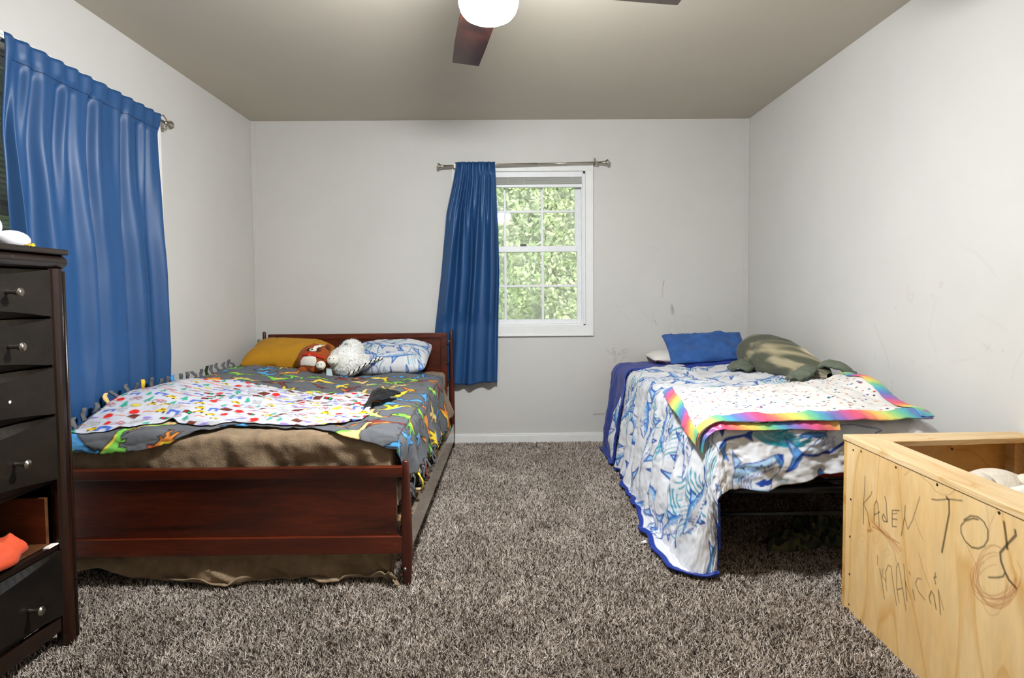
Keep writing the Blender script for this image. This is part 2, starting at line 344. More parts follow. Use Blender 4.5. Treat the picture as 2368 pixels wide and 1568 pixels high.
def shark(cv, c, size, ang, flip=1, lw=.004, r=random):
    T = tr(c, size, ang, flip)
    top = [(-.40, .02), (-.2, .075), (.05, .12), (.25, .105), (.42, .055), (.5, .005)]; bot = [(.44, -.03), (.3, -.075), (.05, -.105), (-.2, -.06), (-.4, -.015)]
    tail = [(-.37, .02), (-.44, .09), (-.54, .21), (-.47, .03), (-.46, .0), (-.52, -.13), (-.43, -.06), (-.37, -.015)]
    for fin in ([(.09, .115), (.02, .19), (-.05, .25), (-.04, .17), (-.06, .095)], [(.22, -.08), (.14, -.2), (.03, -.29), (.08, -.18), (.09, -.1)], [(-.22, .068), (-.29, .12), (-.28, .055)], [(-.1, -.085), (-.18, -.15), (-.18, -.07)], tail):
        cv.poly(T(fin), MID); cv.poly(T(np.array(fin)*.55+np.mean(fin, 0)*.45), PALE); cv.stroke(T(fin), lw*1.5, NAVY, closed=True)
    cv.poly(T(top+bot), (216, 217, 219))
    cv.poly(T(top+[(.44, .01), (.2, .03), (0, .03), (-.2, .015), (-.4, .005)]), PALE); cv.poly(T(top+[(.42, .035), (.2, .075), (0, .085), (-.2, .05), (-.4, .012)]), MID)
    for k in range(int(30*size/.3)):
        x = r.uniform(-.34, .36); y = r.gauss(.04, .02); cv.stroke(T([(x, y), (x+r.uniform(-.02, .02), y+r.uniform(.01, .035))]), lw*.7, NAVY, .8)
    for k in range(int(16*size/.3)):
        x = r.uniform(-.3, .3); cv.stroke(T([(x, -.075+.1*abs(x)), (x+.02, -.05+.1*abs(x))]), lw*.9, NAVY, .8)
    for k in range(4): cv.stroke(T([(.22+.025*k, .045), (.205+.025*k, 0.), (.215+.025*k, -.04)]), lw*.8, NAVY)
    cv.stroke(T([(.48, -.015), (.42, -.02), (.36, -.035), (.33, -.05)]), lw, NAVY); cv.poly(T(ell(.40, .022, .011, .011, 8)), (16, 28, 70))
    cv.stroke(T(top+bot), lw, NAVY, closed=True)
def sharkhead(cv, T, lw=.004, r=random):
    body = [(-.5, -.42), (-.47, -.1), (-.4, .14), (-.2, .24), (.1, .34), (.4, .41), (.5, .40), (.48, .24), (.38, .02), (.25, -.12), (.18, -.3), (.1, -.5), (-.3, -.5)]
    cv.poly(T([(-.42, .12), (-.44, .52), (-.3, .25)]), PALE); cv.stroke(T([(-.42, .12), (-.44, .52), (-.3, .25)]), lw, NAVY, closed=True)
    cv.poly(T(body), (212, 217, 221)); cv.poly(T([(-.47, -.1), (-.4, .14), (-.2, .24), (.1, .34), (.4, .41), (.1, .16), (-.2, -.02), (-.38, -.25)]), PALE)
    cv.poly(T([(.3, .38), (.5, .40), (.48, .24), (.4, .08), (.36, .22)]), MID); cv.poly(T([(.4, .41), (.5, .40), (.47, .25), (.42, .3)]), NAVY)
    cv.poly(T([(-.1, -.2), (.05, -.1), (.25, -.12), (.2, -.22), (.0, -.26)]), NAVY); cv.poly(T([(-.12, -.3), (.18, -.3), (.1, -.5), (-.08, -.5)]), MID, .7)
    for k in range(5): cv.stroke(T([(-.34+.05*k, -.12-.0*k), (-.36+.05*k, -.24), (-.33+.05*k, -.36)]), lw*.9, NAVY)
    for k in range(60):
        x = r.uniform(-.3, .3); y = .10+.45*x+r.gauss(-.06, .03); cv.stroke(T([(x, y), (x-.02, y-.05)]), lw*.55, NAVY, .7)
    for k in range(40):
        x = r.uniform(-.42, .42); y = .2+.3*x-r.uniform(0, .05); cv.stroke(T([(x, y), (x+.02, y-.04)]), lw*.7, NAVY, .8)
    cv.poly(T(ell(.02, .22, .02, .035)), NAVY); cv.poly(T(ell(.17, .17, .02, .022)), NAVY); cv.stroke(T(body), lw, NAVY, closed=True)
def swirl(cv, c, size, ang, r=random, lw=.004):
    T = tr(c, size, ang)
    for k in range(7):
        ry = .12+.07*k; a0 = math.pi*1.05+r.uniform(0, .5); cv.stroke(T(arc(0, .1, ry*1.2, ry*.8, a0, a0+r.uniform(1.2, 2.2))), lw*r.uniform(.7, 2.2), TEAL if r.random() < .8 else PALE, .95)
def sharkprint(w, h, res, seed, step=.27, extra=None, lw=.004):
    r = random.Random(seed); cv = Canvas(w, h, res, (214, 214, 216)); y = 0; row = 0
    while y < h+step:
        x = (row % 2)*step*.7
        while x < w+step*1.3:
            p = (x+r.uniform(-.05, .05), y+r.uniform(-.04, .04)); k = r.random()
            if k < .30: swirl(cv, p, r.uniform(.22, .36), r.uniform(0, 6.28), r, lw)
            x += step*1.35*.5
        y += step*.7; row += 1
    y = 0; row = 0
    while y < h+step:
        x = (row % 2)*step*.7
        while x < w+step*1.3:
            p = (x+r.uniform(-.04, .04), y+r.uniform(-.03, .03))
            if extra is None or not extra(p): shark(cv, p, r.uniform(.27, .37), r.choice([0, .35, -.4, 3.14, 2.8, 3.6, .9, 2.2])+r.uniform(-.2, .2), r.choice([1, -1]), lw, r)
            x += step*1.4
        y += step*.72; row += 1
    return cv
INK = (22, 22, 24)
DINO = [((240, 206, 60), (88, 160, 216)), ((92, 164, 220), (120, 196, 90)), ((130, 204, 84), (240, 214, 80)), ((228, 140, 64), (240, 206, 60)), ((88, 160, 216), (88, 160, 216)), ((232, 196, 130), (130, 196, 84)), ((128, 62, 58), (228, 140, 64))]
def dino(cv, c, size, ang, flip, r):
    T = tr(c, size, ang, flip); a, b2 = r.choice(DINO); k = r.random(); lw = .0052
    if k < .45:
        P = [(-.55, .16), (-.3, .05), (-.1, .10), (.05, .13), (.15, .24), (.25, .31), (.42, .27), (.46, .2), (.28, .18), (.2, .08), (.17, -.02), (.25, -.05), (.19, -.1), (.1, -.03), (.06, -.1), (.14, -.2), (.1, -.3), (.2, -.34), (.03, -.35), (.01, -.22), (-.05, -.12), (-.1, -.2), (-.18, -.29), (-.1, -.33), (-.25, -.33), (-.22, -.2), (-.15, -.05), (-.32, -.01)]
        cv.poly(T(P), a); cv.poly(T([(-.3, .05), (-.1, .10), (.05, .13), (.15, .24), (.12, .08), (-.1, .03)]), b2); cv.stroke(T(P), lw, INK, closed=True)
        cv.stroke(T([(.3, .22), (.43, .22)]), lw*.8, (196, 60, 60)); cv.poly(T(ell(.3, .265, .02, .02, 8)), INK)
    elif k < .75:
        P = [(-.5, -.1), (-.3, .02), (-.12, .12), (.08, .10), (.18, .18), (.26, .34), (.36, .42), (.46, .38), (.44, .33), (.36, .33), (.3, .2), (.24, .0), (.2, -.12), (.2, -.3), (.1, -.3), (.08, -.14), (-.08, -.12), (-.1, -.3), (-.2, -.3), (-.2, -.1), (-.34, -.08)]
        cv.poly(T(P), a); cv.poly(T([(-.3, .02), (-.12, .12), (.08, .10), (.05, .03), (-.15, .04)]), b2); cv.stroke(T(P), lw, INK, closed=True)
    else:
        P = [(-.5, .2), (-.2, .14), (-.05, .03), (.05, .05), (.2, .16), (.5, .22), (.28, .03), (.1, -.05), (.14, -.12), (.3, -.2), (.1, -.17), (.02, -.1), (-.05, -.22), (-.04, -.06), (-.25, .02)]
        cv.poly(T(P), a); cv.poly(T([(-.2, .1), (-.05, .03), (-.1, .0)]), b2); cv.stroke(T(P), lw, INK, closed=True)
def motif(cv, c, s, r):
    T = tr(c, s, r.uniform(-.25, .25)); k = r.randrange(11)
    if k == 0:
        P = [(-.5, -.12), (-.5, .06), (-.3, .1), (-.18, .28), (.16, .28), (.3, .1), (.5, .04), (.5, -.12)]; cv.poly(T(P), (236, 196, 40)); cv.poly(T([(-.2, .1), (-.12, .22), (.0, .22), (.0, .1)]), INK); cv.poly(T([(.03, .1), (.03, .22), (.12, .22), (.2, .1)]), INK)
        for x in (-.28, .28): cv.poly(T(ell(x, -.14, .1, .1, 10)), INK)
    elif k == 1:
        for x in (-.28, .28): cv.stroke(T(ell(x, -.1, .2, .2, 14)), s*.06, INK, closed=True)
        cv.stroke(T([(-.28, -.1), (-.05, .2), (.2, .2), (.28, -.1), (0, -.1), (-.05, .2)]), s*.07, (206, 40, 40))
    elif k == 2: cv.poly(T([(-.3, -.35), (0, .45), (.3, -.35)]), (60, 168, 140)); cv.poly(T([(-.05, -.35), (-.05, -.5), (.05, -.5), (.05, -.35)]), (110, 70, 50))
    elif k == 3: cv.poly(T([(-.5, -.3), (-.5, .25), (.5, .25), (.5, -.3), (.25, -.3), (.2, 0), (-.2, 0), (-.25, -.3)]), (84, 116, 204)); cv.stroke(T([(-.4, .15), (.4, .15)]), s*.05, (40, 60, 150))
    elif k == 4:
        cv.poly(T([(-.4, -.2), (-.4, .25), (.4, .25), (.4, -.2)]), INK); cv.poly(T(ell(-.17, .02, .13, .15, 10)), (220, 40, 36)); cv.poly(T(ell(.18, .02, .13, .15, 10)), (50, 160, 80))
    elif k == 5: cv.poly(T(ell(0, 0, .36, .3, 14)), (222, 44, 36)); cv.stroke(T([(-.4, -.3), (.4, -.4)]), s*.05, (90, 60, 60))
    elif k == 6: cv.poly(T([(-.5, -.25), (-.2, .35), (.5, .25), (.2, -.35)]), (116, 58, 44)); cv.stroke(T([(-.3, -.1), (.3, .05)]), s*.06, INK)
    elif k == 7:
        for q in range(5): cv.stroke(T([(-.4+.2*q, -.3), (-.35+.2*q, .3)]), s*.05, (130, 126, 120)); cv.stroke(T([(-.4, -.3+.14*q), (.4, -.3+.14*q)]), s*.03, (150, 146, 140))
    elif k == 8: cv.stroke(T([(-.5, 0), (-.2, .1), (.1, 0), (.5, .08)]), s*.14, (224, 120, 44))
    elif k == 9: cv.poly(T(ell(0, 0, .4, .2, 14)), (232, 212, 70)); cv.stroke(T(ell(0, 0, .4, .2, 14)), s*.05, (150, 130, 30), closed=True)
    else: cv.poly(T([(-.45, -.1), (-.45, .12), (.1, .16), (.45, .0), (.1, -.16)]), (150, 128, 200)); cv.stroke(T([(-.45, -.2), (.45, -.2)]), s*.05, (60, 60, 70))

# ================================================================== THE ROOM
def structure(o, label, cat): return tag(o, label, cat, kind='structure')
fl = box('floor', XL-.2, XR+.2, YF-.2, D+.2, -.12, -.004, M['carpet_base']); structure(fl, 'brown and beige frieze carpet floor between the beds', 'floor')
structure(box('ceiling', XL-.2, XR+.2, YF-.2, D+.2, CEIL, CEIL+.12, M['ceil']), 'flat taupe grey painted ceiling above the fan', 'ceiling')
def wallgrid(mb_list, name, label, face, marks):
    """wall boxes plus one finely meshed face that carries pencil and crayon marks"""
    V = []; Fq = []; C = []
    for b4 in mb_list:
        m = MB().box(*b4); o = len(V); V += m.v; Fq += [tuple(i+o for i in q) for q in m.f]; C += [(1, 1, 1)]*8
    P, cols = face; n, m_ = P.shape[:2]; o = len(V); V = np.vstack([np.array(V), P.reshape(-1, 3)]); Fq = np.vstack([np.array(Fq), gridfaces(n, m_)+o]); C = np.vstack([np.array(C), cols.reshape(-1, 3)])
    ob = obj(name, V, Fq, M['wall'], cols=C); structure(ob, label, 'wall'); return ob
# window openings
WX0, WX1, WZ0, WZ1 = -.335, .603, .897, 2.056          # far wall
LY0, LY1, LZ0, LZ1 = 1.62, 3.095, .88, 2.062           # wall with the big curtain
T = .14
# far wall with marks
cv = Canvas(1.3, 1.5, .004, (255, 255, 255)); r = random.Random(3)
def wm(pts, w, col, a): cv.stroke([(on(px, py, y=D)[0]-.62, on(px, py, y=D)[2]) for px, py in pts], w, col, a)
wm([(1534, 650), (1533, 668), (1531, 688)], .004, (196, 130, 120), .55); wm([(1536, 648), (1533, 660)], .003, (90, 80, 80), .5)
for k in range(9): wm([(1553+r.uniform(-5, 5), 706+r.uniform(-4, 6)), (1556+r.uniform(-4, 4), 720+r.uniform(-6, 10))], .003, (120, 116, 132), .4)
wm([(1514, 740), (1518, 750)], .004, (110, 106, 104), .5); wm([(1600, 786), (1611, 770)], .003, (110, 106, 104), .4)
for k in range(26):
    x, y = r.uniform(1405, 1455), r.uniform(806, 850); wm([(x, y), (x+r.uniform(-7, 7), y+r.uniform(-7, 7)), (x+r.uniform(-9, 9), y+r.uniform(-7, 7))], .003, (132, 126, 124), .35)
wm([(1230, 960), (1300, 962), (1415, 956)], .010, (170, 164, 154), .6); wm([(1402, 948), (1408, 962)], .004, (110, 104, 100), .6); wm([(1260, 915), (1262, 925)], .008, (168, 166, 176), .5)
for k in range(8):
    x, y = r.uniform(1440, 1700), r.uniform(560, 760); wm([(x, y), (x+r.uniform(-30, 30), y+r.uniform(-20, 40)), (x+r.uniform(-40, 40), y+r.uniform(0, 60))], .003, (150, 146, 140), .18)
xs = np.linspace(.66, XR+.02, 240); zs = np.linspace(0.0, 1.5, 270); X, Z = np.meshgrid(xs, zs, indexing='ij')
wallgrid([(XL-.2, WX0, D, D+T, -.05, CEIL), (WX0, WX1, D, D+T, -.05, WZ0), (WX0, WX1, D, D+T, WZ1, CEIL), (WX1, XR+.2, D+.0005, D+T, -.05, CEIL), (WX1, .66, D, D+T/2, -.05, CEIL), (.66, XR+.02, D, D+T/2, 1.5, CEIL)],
         'wall_back', 'pale greige wall with white double-hung window and pencil scuffs', (np.stack([X, np.full_like(X, D), Z], -1), cv.sample(X-.62, Z)), None)
cv = Canvas(1.5, 1.1, .005, (255, 255, 255))
def rm(pts, w, col, a): cv.stroke([(on(px, py, x=XR)[1]-1.7, on(px, py, x=XR)[2]-.5) for px, py in pts], w*.8, col, a*.5)
rm([(2021, 750), (2040, 795), (2052, 830), (2056, 852)], .006, (176, 166, 120), .5); rm([(2063, 880), (2063, 917)], .006, (206, 160, 150), .5)
rm([(2100, 680), (2111, 680), (2110, 694), (2103, 698), (2099, 684), (2101, 660)], .005, (220, 180, 176), .6); rm([(2172, 655), (2180, 653), (2176, 666), (2172, 660)], .005, (214, 180, 160), .7)
rm([(2165, 690), (2156, 730), (2148, 770), (2168, 822)], .004, (196, 184, 160), .4); rm([(2220, 568), (2260, 585), (2290, 620), (2302, 640)], .004, (170, 170, 168), .35)
rm([(2272, 794), (2294, 812)], .004, (130, 132, 132), .5); rm([(2288, 797), (2280, 812)], .004, (130, 132, 132), .4); rm([(2260, 725), (2300, 745), (2330, 765)], .004, (170, 170, 168), .3)
rm([(2200, 838), (2255, 828)], .004, (180, 170, 165), .35); rm([(2366, 810), (2345, 850), (2340, 880)], .004, (170, 172, 172), .35)
for px, py in ((2109, 834), (2150, 846), (2070, 710), (2022, 827), (2156, 683), (2318, 810)): rm([(px, py), (px+1.5, py+2)], .006, (120, 118, 116), .6)
ys = np.linspace(1.7, 3.1, 280); zs = np.linspace(.55, 1.5, 190); Y, Z = np.meshgrid(ys, zs, indexing='ij')
wallgrid([(XR+.0005, XR+T, YF-.2, D+.2, -.05, CEIL), (XR, XR+.05, YF-.2, 1.7, -.05, CEIL), (XR, XR+.05, 3.1, D, -.05, CEIL), (XR, XR+.05, 1.7, 3.1, -.05, .55), (XR, XR+.05, 1.7, 3.1, 1.5, CEIL)],
         'wall_right', 'pale greige wall with faint crayon lines beside the twin bed', (np.stack([np.full_like(Y, XR), Y, Z], -1)[::-1], cv.sample(Y-1.7, Z-.5)[::-1]), None)
m = MB(); m.box(XL-T, XL, YF-.2, LY0, -.05, CEIL); m.box(XL-T, XL, LY1, D+.2, -.05, CEIL); m.box(XL-T, XL, LY0, LY1, -.05, LZ0); m.box(XL-T, XL, LY0, LY1, LZ1, CEIL)
structure(m.obj('wall_left', M['wall_plain']), 'pale greige wall behind the big blue curtain and dresser', 'wall')
structure(box('wall_front', XL-.2, XR+.2, YF-T, YF, -.05, CEIL, M['wall_plain']), 'plain greige wall facing the window, with a white door', 'wall')
dr = thing('door_1', 'white six-panel interior door in the wall facing the window', 'door', (-.5, YF, 0), kind='structure')
box('door_leaf', -.9, -.1, YF+.0, YF+.03, .01, 2.02, M['door'], dr, bevel=.004)
for x0 in (-.82, -.46):
    for z0, z1 in ((.15, .72), (.82, 1.45), (1.55, 1.92)): box('door_panel', x0, x0+.28, YF+.03, YF+.038, z0, z1, M['door'], dr, bevel=.006)
for a in ((-.98, -.9, 0, 2.1), (-.1, -.02, 0, 2.1), (-.98, -.02, 2.02, 2.1)): box('door_casing', a[0], a[1], YF, YF+.02, a[2], a[3], M['white'], dr, bevel=.003)
MB().lathe((-.17, YF+.03, .95), (0, 1, 0), [(0, .028), (.008, .028), (.012, .012), (.03, .012), (.04, .026), (.055, .03), (.068, .018), (.07, 0)]).obj('door_knob', M['nickel'], dr, smooth=True)
def baseboard(name, a, b_, side, label):
    m = MB()
    if side == 'y': m.box(a, b_, D-.012, D, 0, .062); m.box(a, b_, D-.008, D, .062, .074)
    else:
        s = 1 if side < 0 else -1; x = side
        m.box(min(x, x+s*.012), max(x, x+s*.012), a, b_, 0, .062); m.box(min(x, x+s*.008), max(x, x+s*.008), a, b_, .062, .074)
    structure(m.obj(name, M['white'], bevel=.002), label, 'baseboard')
baseboard('baseboard_back', XL, XR, 'y', 'white baseboard running under the window wall')
baseboard('baseboard_left', YF, D, XL, 'white baseboard along the curtained wall behind the dark bed')
baseboard('baseboard_right', YF, D, XR, 'white baseboard along the crayon-marked wall behind the twin bed')
m = MB().box(XL, XL+.036, D-.006, D, .074, CEIL); m.box(XL, XL+.012, D-.012, D, .074, CEIL); structure(m.obj('trim_1', M['trim'], bevel=.002), 'painted corner strip behind the mustard pillow side of headboard', 'trim')
m = MB().box(XR-.030, XR, D-.006, D, .074, CEIL); m.box(XR-.010, XR, D-.012, D, .074, CEIL); structure(m.obj('trim_2', M['trim'], bevel=.002), 'painted corner strip beside the twin bed head', 'trim')

# ------------------------------------------------------------------ window_1, double hung, in the far wall
w1 = thing('window_1', 'white double-hung grid window in the far wall, looking onto trees', 'window', (.13, D, WZ0), kind='structure')
CX0, CX1, CZ0, CZ1 = WX0-.06, .661, .818, 2.113
for nm, a in (('casing', (CX0, CX1, WZ1, CZ1)), ('casing', (CX0, CX1, CZ0, WZ0)), ('casing', (CX0, WX0, WZ0, WZ1)), ('casing', (WX1, CX1, WZ0, WZ1))):
    box(nm, a[0], a[1], D-.016, D+.002, a[2], a[3], M['white'], w1, bevel=.003)
m = MB()
for a in ((CX0, CX1, CZ1-.012, CZ1), (CX0, CX1, CZ0, CZ0+.012), (CX0, CX0+.012, CZ0+.012, CZ1-.012), (CX1-.012, CX1, CZ0+.012, CZ1-.012)): m.box(a[0], a[1], D-.022, D-.016, a[2], a[3])
m.obj('casing_bead', M['white'], w1, bevel=.002)
m = MB(); m.box(WX0, WX0+.018, D, D+.13, WZ0, WZ1); m.box(WX1-.018, WX1, D, D+.13, WZ0, WZ1); m.box(WX0, WX1, D, D+.13, WZ0, WZ0+.012); m.box(WX0, WX1, D, D+.13, WZ1-.018, WZ1)
m.obj('jamb', M['vinyl'], w1, bevel=.002)
def sash(z0, z1, y0, y1, rb, rt, mz, st=.042):
    x0, x1 = WX0+.018, WX1-.018
    m = MB(); m.box(x0, x0+st, y0, y1, z0, z1); m.box(x1-st, x1, y0, y1, z0, z1); m.box(x0+st, x1-st, y0, y1, z0, z0+rb); m.box(x0+st, x1-st, y0, y1, z1-rt, z1)
    s = m.obj('sash', M['vinyl'], w1, bevel=.003); gx0, gx1 = x0+st, x1-st; ym = (y0+y1)/2; xs = [gx0, -.003, .282, gx1]; zs = [z0+rb, mz, z1-rt]
    for x in (-.003, .282): box('muntin', x-.009, x+.009, ym-.012, ym+.012, z0+rb, z1-rt, M['vinyl'], s, bevel=.003)
    box('muntin', gx0, gx1, ym-.011, ym+.011, mz-.009, mz+.009, M['vinyl'], s, bevel=.003)
    for i in range(3):
        for k in range(2): box('pane', xs[i], xs[i+1], ym-.002, ym+.002, zs[k], zs[k+1], M['glass'], s)
    return s
sash(WZ0+.012, 1.502, D+.030, D+.062, .035, .045, 1.199)
sash(1.462, WZ1-.018, D+.066, D+.098, .040, .035, 1.768, .052)
box('sash_latch', .112, .160, D+.024, D+.046, 1.502, 1.515, M['black'], w1, bevel=.003)
m = MB(); m.box(WX0+.018, WX0+.028, D+.004, D+.03, WZ0, WZ1); m.box(WX1-.028, WX1-.018, D+.004, D+.03, WZ0, WZ1); m.obj('stop_bead', M['vinyl'], w1, bevel=.002)
# raised blind
bl = thing('window_blind', 'white slat blind drawn all the way up in the grid window', 'blind', (.13, D, 1.94))
bx0, bx1 = WX0+.022, WX1-.022
box('head_rail', bx0, bx1, D-.008, D+.026, 2.012, 2.052, M['vinyl'], bl, bevel=.004)
for k in range(9): box('slat', bx0+.004, bx1-.004, D-.006+random.uniform(-.002, .002), D+.024, 1.962+k*.0054, 1.965+k*.0054, M['slat'], bl)
box('bottom_rail', bx0, bx1, D-.007, D+.025, 1.938, 1.960, M['vinyl'], bl, bevel=.004)
for x in (.02, .14, .50): MB().tube([(x, D-.010, 2.012), (x+.006, D-.012, 1.99), (x-.003, D-.011, 1.962)], .0016, 6).obj('lift_cord', M['whitecloth'], bl)

# ------------------------------------------------------------------ window_2 behind the big curtain
w2 = thing('window_2', 'white window behind the big blue curtain and lowered blind', 'window', (XL, 2.4, LZ0), kind='structure')
for a in ((LY0-.068, LY1+.068, LZ1, LZ1+.066), (LY0-.068, LY1+.068, LZ0-.07, LZ0), (LY0-.068, LY0, LZ0, LZ1), (LY1, LY1+.068, LZ0, LZ1)): box('casing', XL-.002, XL+.016, a[0], a[1], a[2], a[3], M['white'], w2, bevel=.003)
m = MB(); m.box(XL, XL+.022, LY0-.068, LY1+.068, LZ1+.052, LZ1+.066); m.box(XL, XL+.022, LY1+.054, LY1+.068, LZ0-.07, LZ1+.052); m.obj('casing_bead', M['white'], w2, bevel=.002)
m = MB(); m.box(XL-.12, XL, LY0, LY0+.018, LZ0, LZ1); m.box(XL-.12, XL, LY1-.018, LY1, LZ0, LZ1); m.box(XL-.12, XL, LY0, LY1, LZ0, LZ0+.018); m.box(XL-.12, XL, LY0, LY1, LZ1-.018, LZ1); m.obj('jamb', M['vinyl'], w2)
m = MB()
for a in ((LY0+.018, LY0+.06, LZ0, LZ1), (LY1-.06, LY1-.018, LZ0, LZ1), (2.335, 2.38, LZ0, LZ1), (LY0, LY1, LZ0, LZ0+.06), (LY0, LY1, LZ1-.06, LZ1), (LY0, LY1, 1.45, 1.50)): m.box(XL-.09, XL-.055, *a)
s2 = m.obj('sash', M['vinyl'], w2, bevel=.002)
for y0, y1 in ((LY0+.06, 2.335), (2.38, LY1-.06)):
    for z0, z1 in ((LZ0+.06, 1.45), (1.50, LZ1-.06)): box('pane', XL-.074, XL-.070, y0, y1, z0, z1, M['glass'], s2)
b2 = thing('window_blind', 'white slat blind hanging lowered behind the big blue curtain', 'blind', (XL, 2.36, 1.0))
box('head_rail', XL-.040, XL-.002, LY0+.02, LY1-.02, LZ1-.06, LZ1-.02, M['vinyl'], b2, bevel=.003)
sv = None
for k in range(44):
    z = LZ1-.075-k*.0215; tl = .009 if k < 24 else random.uniform(-.004, .010)
    m = MB().hexa([(XL-.034, LY0+.024, z-tl), (XL-.008, LY0+.024, z+tl), (XL-.008, LY1-.024, z+tl), (XL-.034, LY1-.024, z-tl)], [(XL-.034, LY0+.024, z-tl+.0016), (XL-.008, LY0+.024, z+tl+.0016), (XL-.008, LY1-.024, z+tl+.0016), (XL-.034, LY1-.024, z-tl+.0016)])
    m.obj('slat', M['slat'], b2)
box('bottom_rail', XL-.034, XL-.008, LY0+.024, LY1-.024, 1.085, 1.098, M['vinyl'], b2)

# ------------------------------------------------------------------ the yard outside
def bank(X, Y): return -.55+.16*np.clip(Y-5, 0, 6)+.10*np.clip(Y-9, 0, 8)+.12*noise2(X*.6, Y*.6, 5)
xs = np.linspace(-14, 12, 70); ys = np.linspace(4.6, 22, 50); X, Y = np.meshgrid(xs, ys, indexing='ij')
structure(grid('ground', np.stack([X, Y, bank(X, Y)], -1), M['lawn'], flip=True), 'grassy bank rising outside the grid window', 'ground')
xs = np.linspace(-14, -2.3, 30); ys = np.linspace(-6, 4.6, 30); X, Y = np.meshgrid(xs, ys, indexing='ij')
structure(grid('ground', np.stack([X, Y, -.55+.05*noise2(X, Y, 9)], -1), M['lawn'], flip=True), 'side lawn outside the curtained window', 'ground')
def leaves(cx, cy, cz, rx, ry, rz, n, size, rg):
    d = rg.normal(size=(n, 3)); d /= np.linalg.norm(d, axis=1)[:, None]; rad = rg.uniform(.35, 1, n)**.5
    q = 1+.35*noise2(d[:, 0]*2.4+cx, d[:, 2]*2.4+d[:, 1]*1.7, 4); c = np.array([cx, cy, cz])+d*(rad*q)[:, None]*np.array([rx, ry, rz])
    a = rg.normal(size=(n, 3)); a /= np.linalg.norm(a, axis=1)[:, None]; b = np.cross(a, rg.normal(size=(n, 3))); b /= np.linalg.norm(b, axis=1)[:, None]
    s = size*rg.uniform(.6, 1.3, n)[:, None]; v = np.stack([c-a*s, c+b*s*.5, c+a*s, c-b*s*.5], 1).reshape(-1, 3); return v, np.arange(4*n).reshape(-1, 4)
rg = np.random.default_rng(5)
def tree(label, x, y, h, cr, mat, n, size=.11, low=.5):
    z0 = float(bank(np.array(x), np.array(y))) if y > 4.6 else -.55
    t = thing('tree', label, 'tree', (x, y, z0), 'trees outside the windows')
    MB().tube([(x, y, z0-.1), (x+.05, y, z0+h*.3), (x-.04, y, z0+h*.6), (x, y, z0+h*.9)], [.13*h/4, .1*h/4, .07*h/4, .03*h/4], 8).obj('trunk', M['bark'], t, smooth=True)
    for k in range(4):
        a = k*1.6+x; MB().tube([(x, y, z0+h*(.4+.1*k)), (x+cr*.45*math.cos(a), y+cr*.45*math.sin(a), z0+h*(.52+.1*k)), (x+cr*.8*math.cos(a), y+cr*.8*math.sin(a), z0+h*(.6+.1*k))], [.05*h/4, .035*h/4, .015], 6).obj('branch', M['bark'], t, smooth=True)
    v, f = leaves(x, y, z0+h*(low+.6)*.64, cr, cr, h*(1-low*.5)*.5, n, size, rg); obj('crown', v, f, mat, t)
tree('leafy tree with dense pale crown filling the upper panes', .75, 9.6, 5.2, 1.35, M['leaf2'], 38000, .048, .0)
tree('tall mid green tree standing behind the pale one', .2, 14, 7.5, 2.0, M['leaf1'], 22000, .08, .3)
tree('broad tree closing the view at top of the bank', 1.6, 19.2, 8.5, 3.0, M['leaf2'], 20000, .11, .2)
tree('slim deep green tree hidden behind the gathered curtain', -2.2, 9.6, 5.5, 1.35, M['leaf3'], 6000)
tree('big tree on the side lawn outside the curtained window', -9.5, 1.2, 6.0, 2.4, M['leaf2'], 11000, .13, .2)
for lab, x, y, h, cr, mt in (('low pale shrub on the bank below window', .30, 6.1, .50, .36, 'leaf2'), ('rounded green shrub on the bank by the earth mound', -.42, 7.2, .7, .45, 'leaf1'), ('small shrub on the bank beyond the window casing', 1.25, 6.1, .6, .36, 'leaf2')):
    z0 = float(bank(np.array(x), np.array(y))); t = thing('shrub', lab, 'shrub', (x, y, z0), 'shrubs on the bank')
    v, f = leaves(x, y, z0+h*.5, cr, cr, h*.55, 2600, .07, rg); obj('foliage', v, f, M[mt], t)
    for k in range(3): MB().tube([(x, y, z0-.03), (x+.1*(k-1), y+.05*k, z0+h*.5)], [.012, .005], 6).obj('stem', M['bark'], t)
P = np.array([(on(1262, 655, y=7.9)), (on(1300, 690, y=7.6)), (on(1330, 700, y=7.5)), (on(1290, 705, y=7.5)), (on(1215, 700, y=7.6))])
xs = np.linspace(.2, 1.5, 24); ys = np.linspace(6.6, 8.2, 24); X, Y = np.meshgrid(xs, ys, indexing='ij'); e = .06*np.clip(1-((X-.85)/.62)**2-((Y-7.4)/.75)**2, -.8, 1)
tag(grid('earth_mound', np.stack([X, Y, bank(X, Y)+e], -1), M['dirt'], flip=True), 'bare orange earth mound on the grassy bank', 'mound')

# ================================================================== CEILING FAN
fx, fy = -.0486, 1.90
fan = thing('ceiling_fan', 'dark four-blade ceiling fan with a glowing white glass lamp', 'ceiling fan', (fx, fy, CEIL))
MB().lathe((fx, fy, CEIL), (0, 0, -1), [(0, .07), (.03, .075), (.05, .05), (.06, .03), (.10, .03)]).obj('canopy', M['bronze'], fan, smooth=True)
MB().lathe((fx, fy, CEIL-.10), (0, 0, -1), [(0, .04), (.01, .10), (.04, .125), (.13, .125), (.17, .11), (.185, .08)], 32).obj('motor_housing', M['bronze'], fan, smooth=True)
MB().lathe((fx, fy, CEIL-.285), (0, 0, -1), [(0, .08), (.03, .085), (.04, .098)], 32).obj('lamp_holder', M['bronze'], fan, smooth=True)
g = MB().lathe((fx, fy, CEIL-.322), (0, 0, -1), [(0, .094), (.02, .098), (.045, .097), (.065, .091), (.08, .080), (.09, .062), (.097, .036), (.099, 0)], 40).obj('lamp_globe', M['globe'], fan, smooth=True, label='glowing white glass bowl')
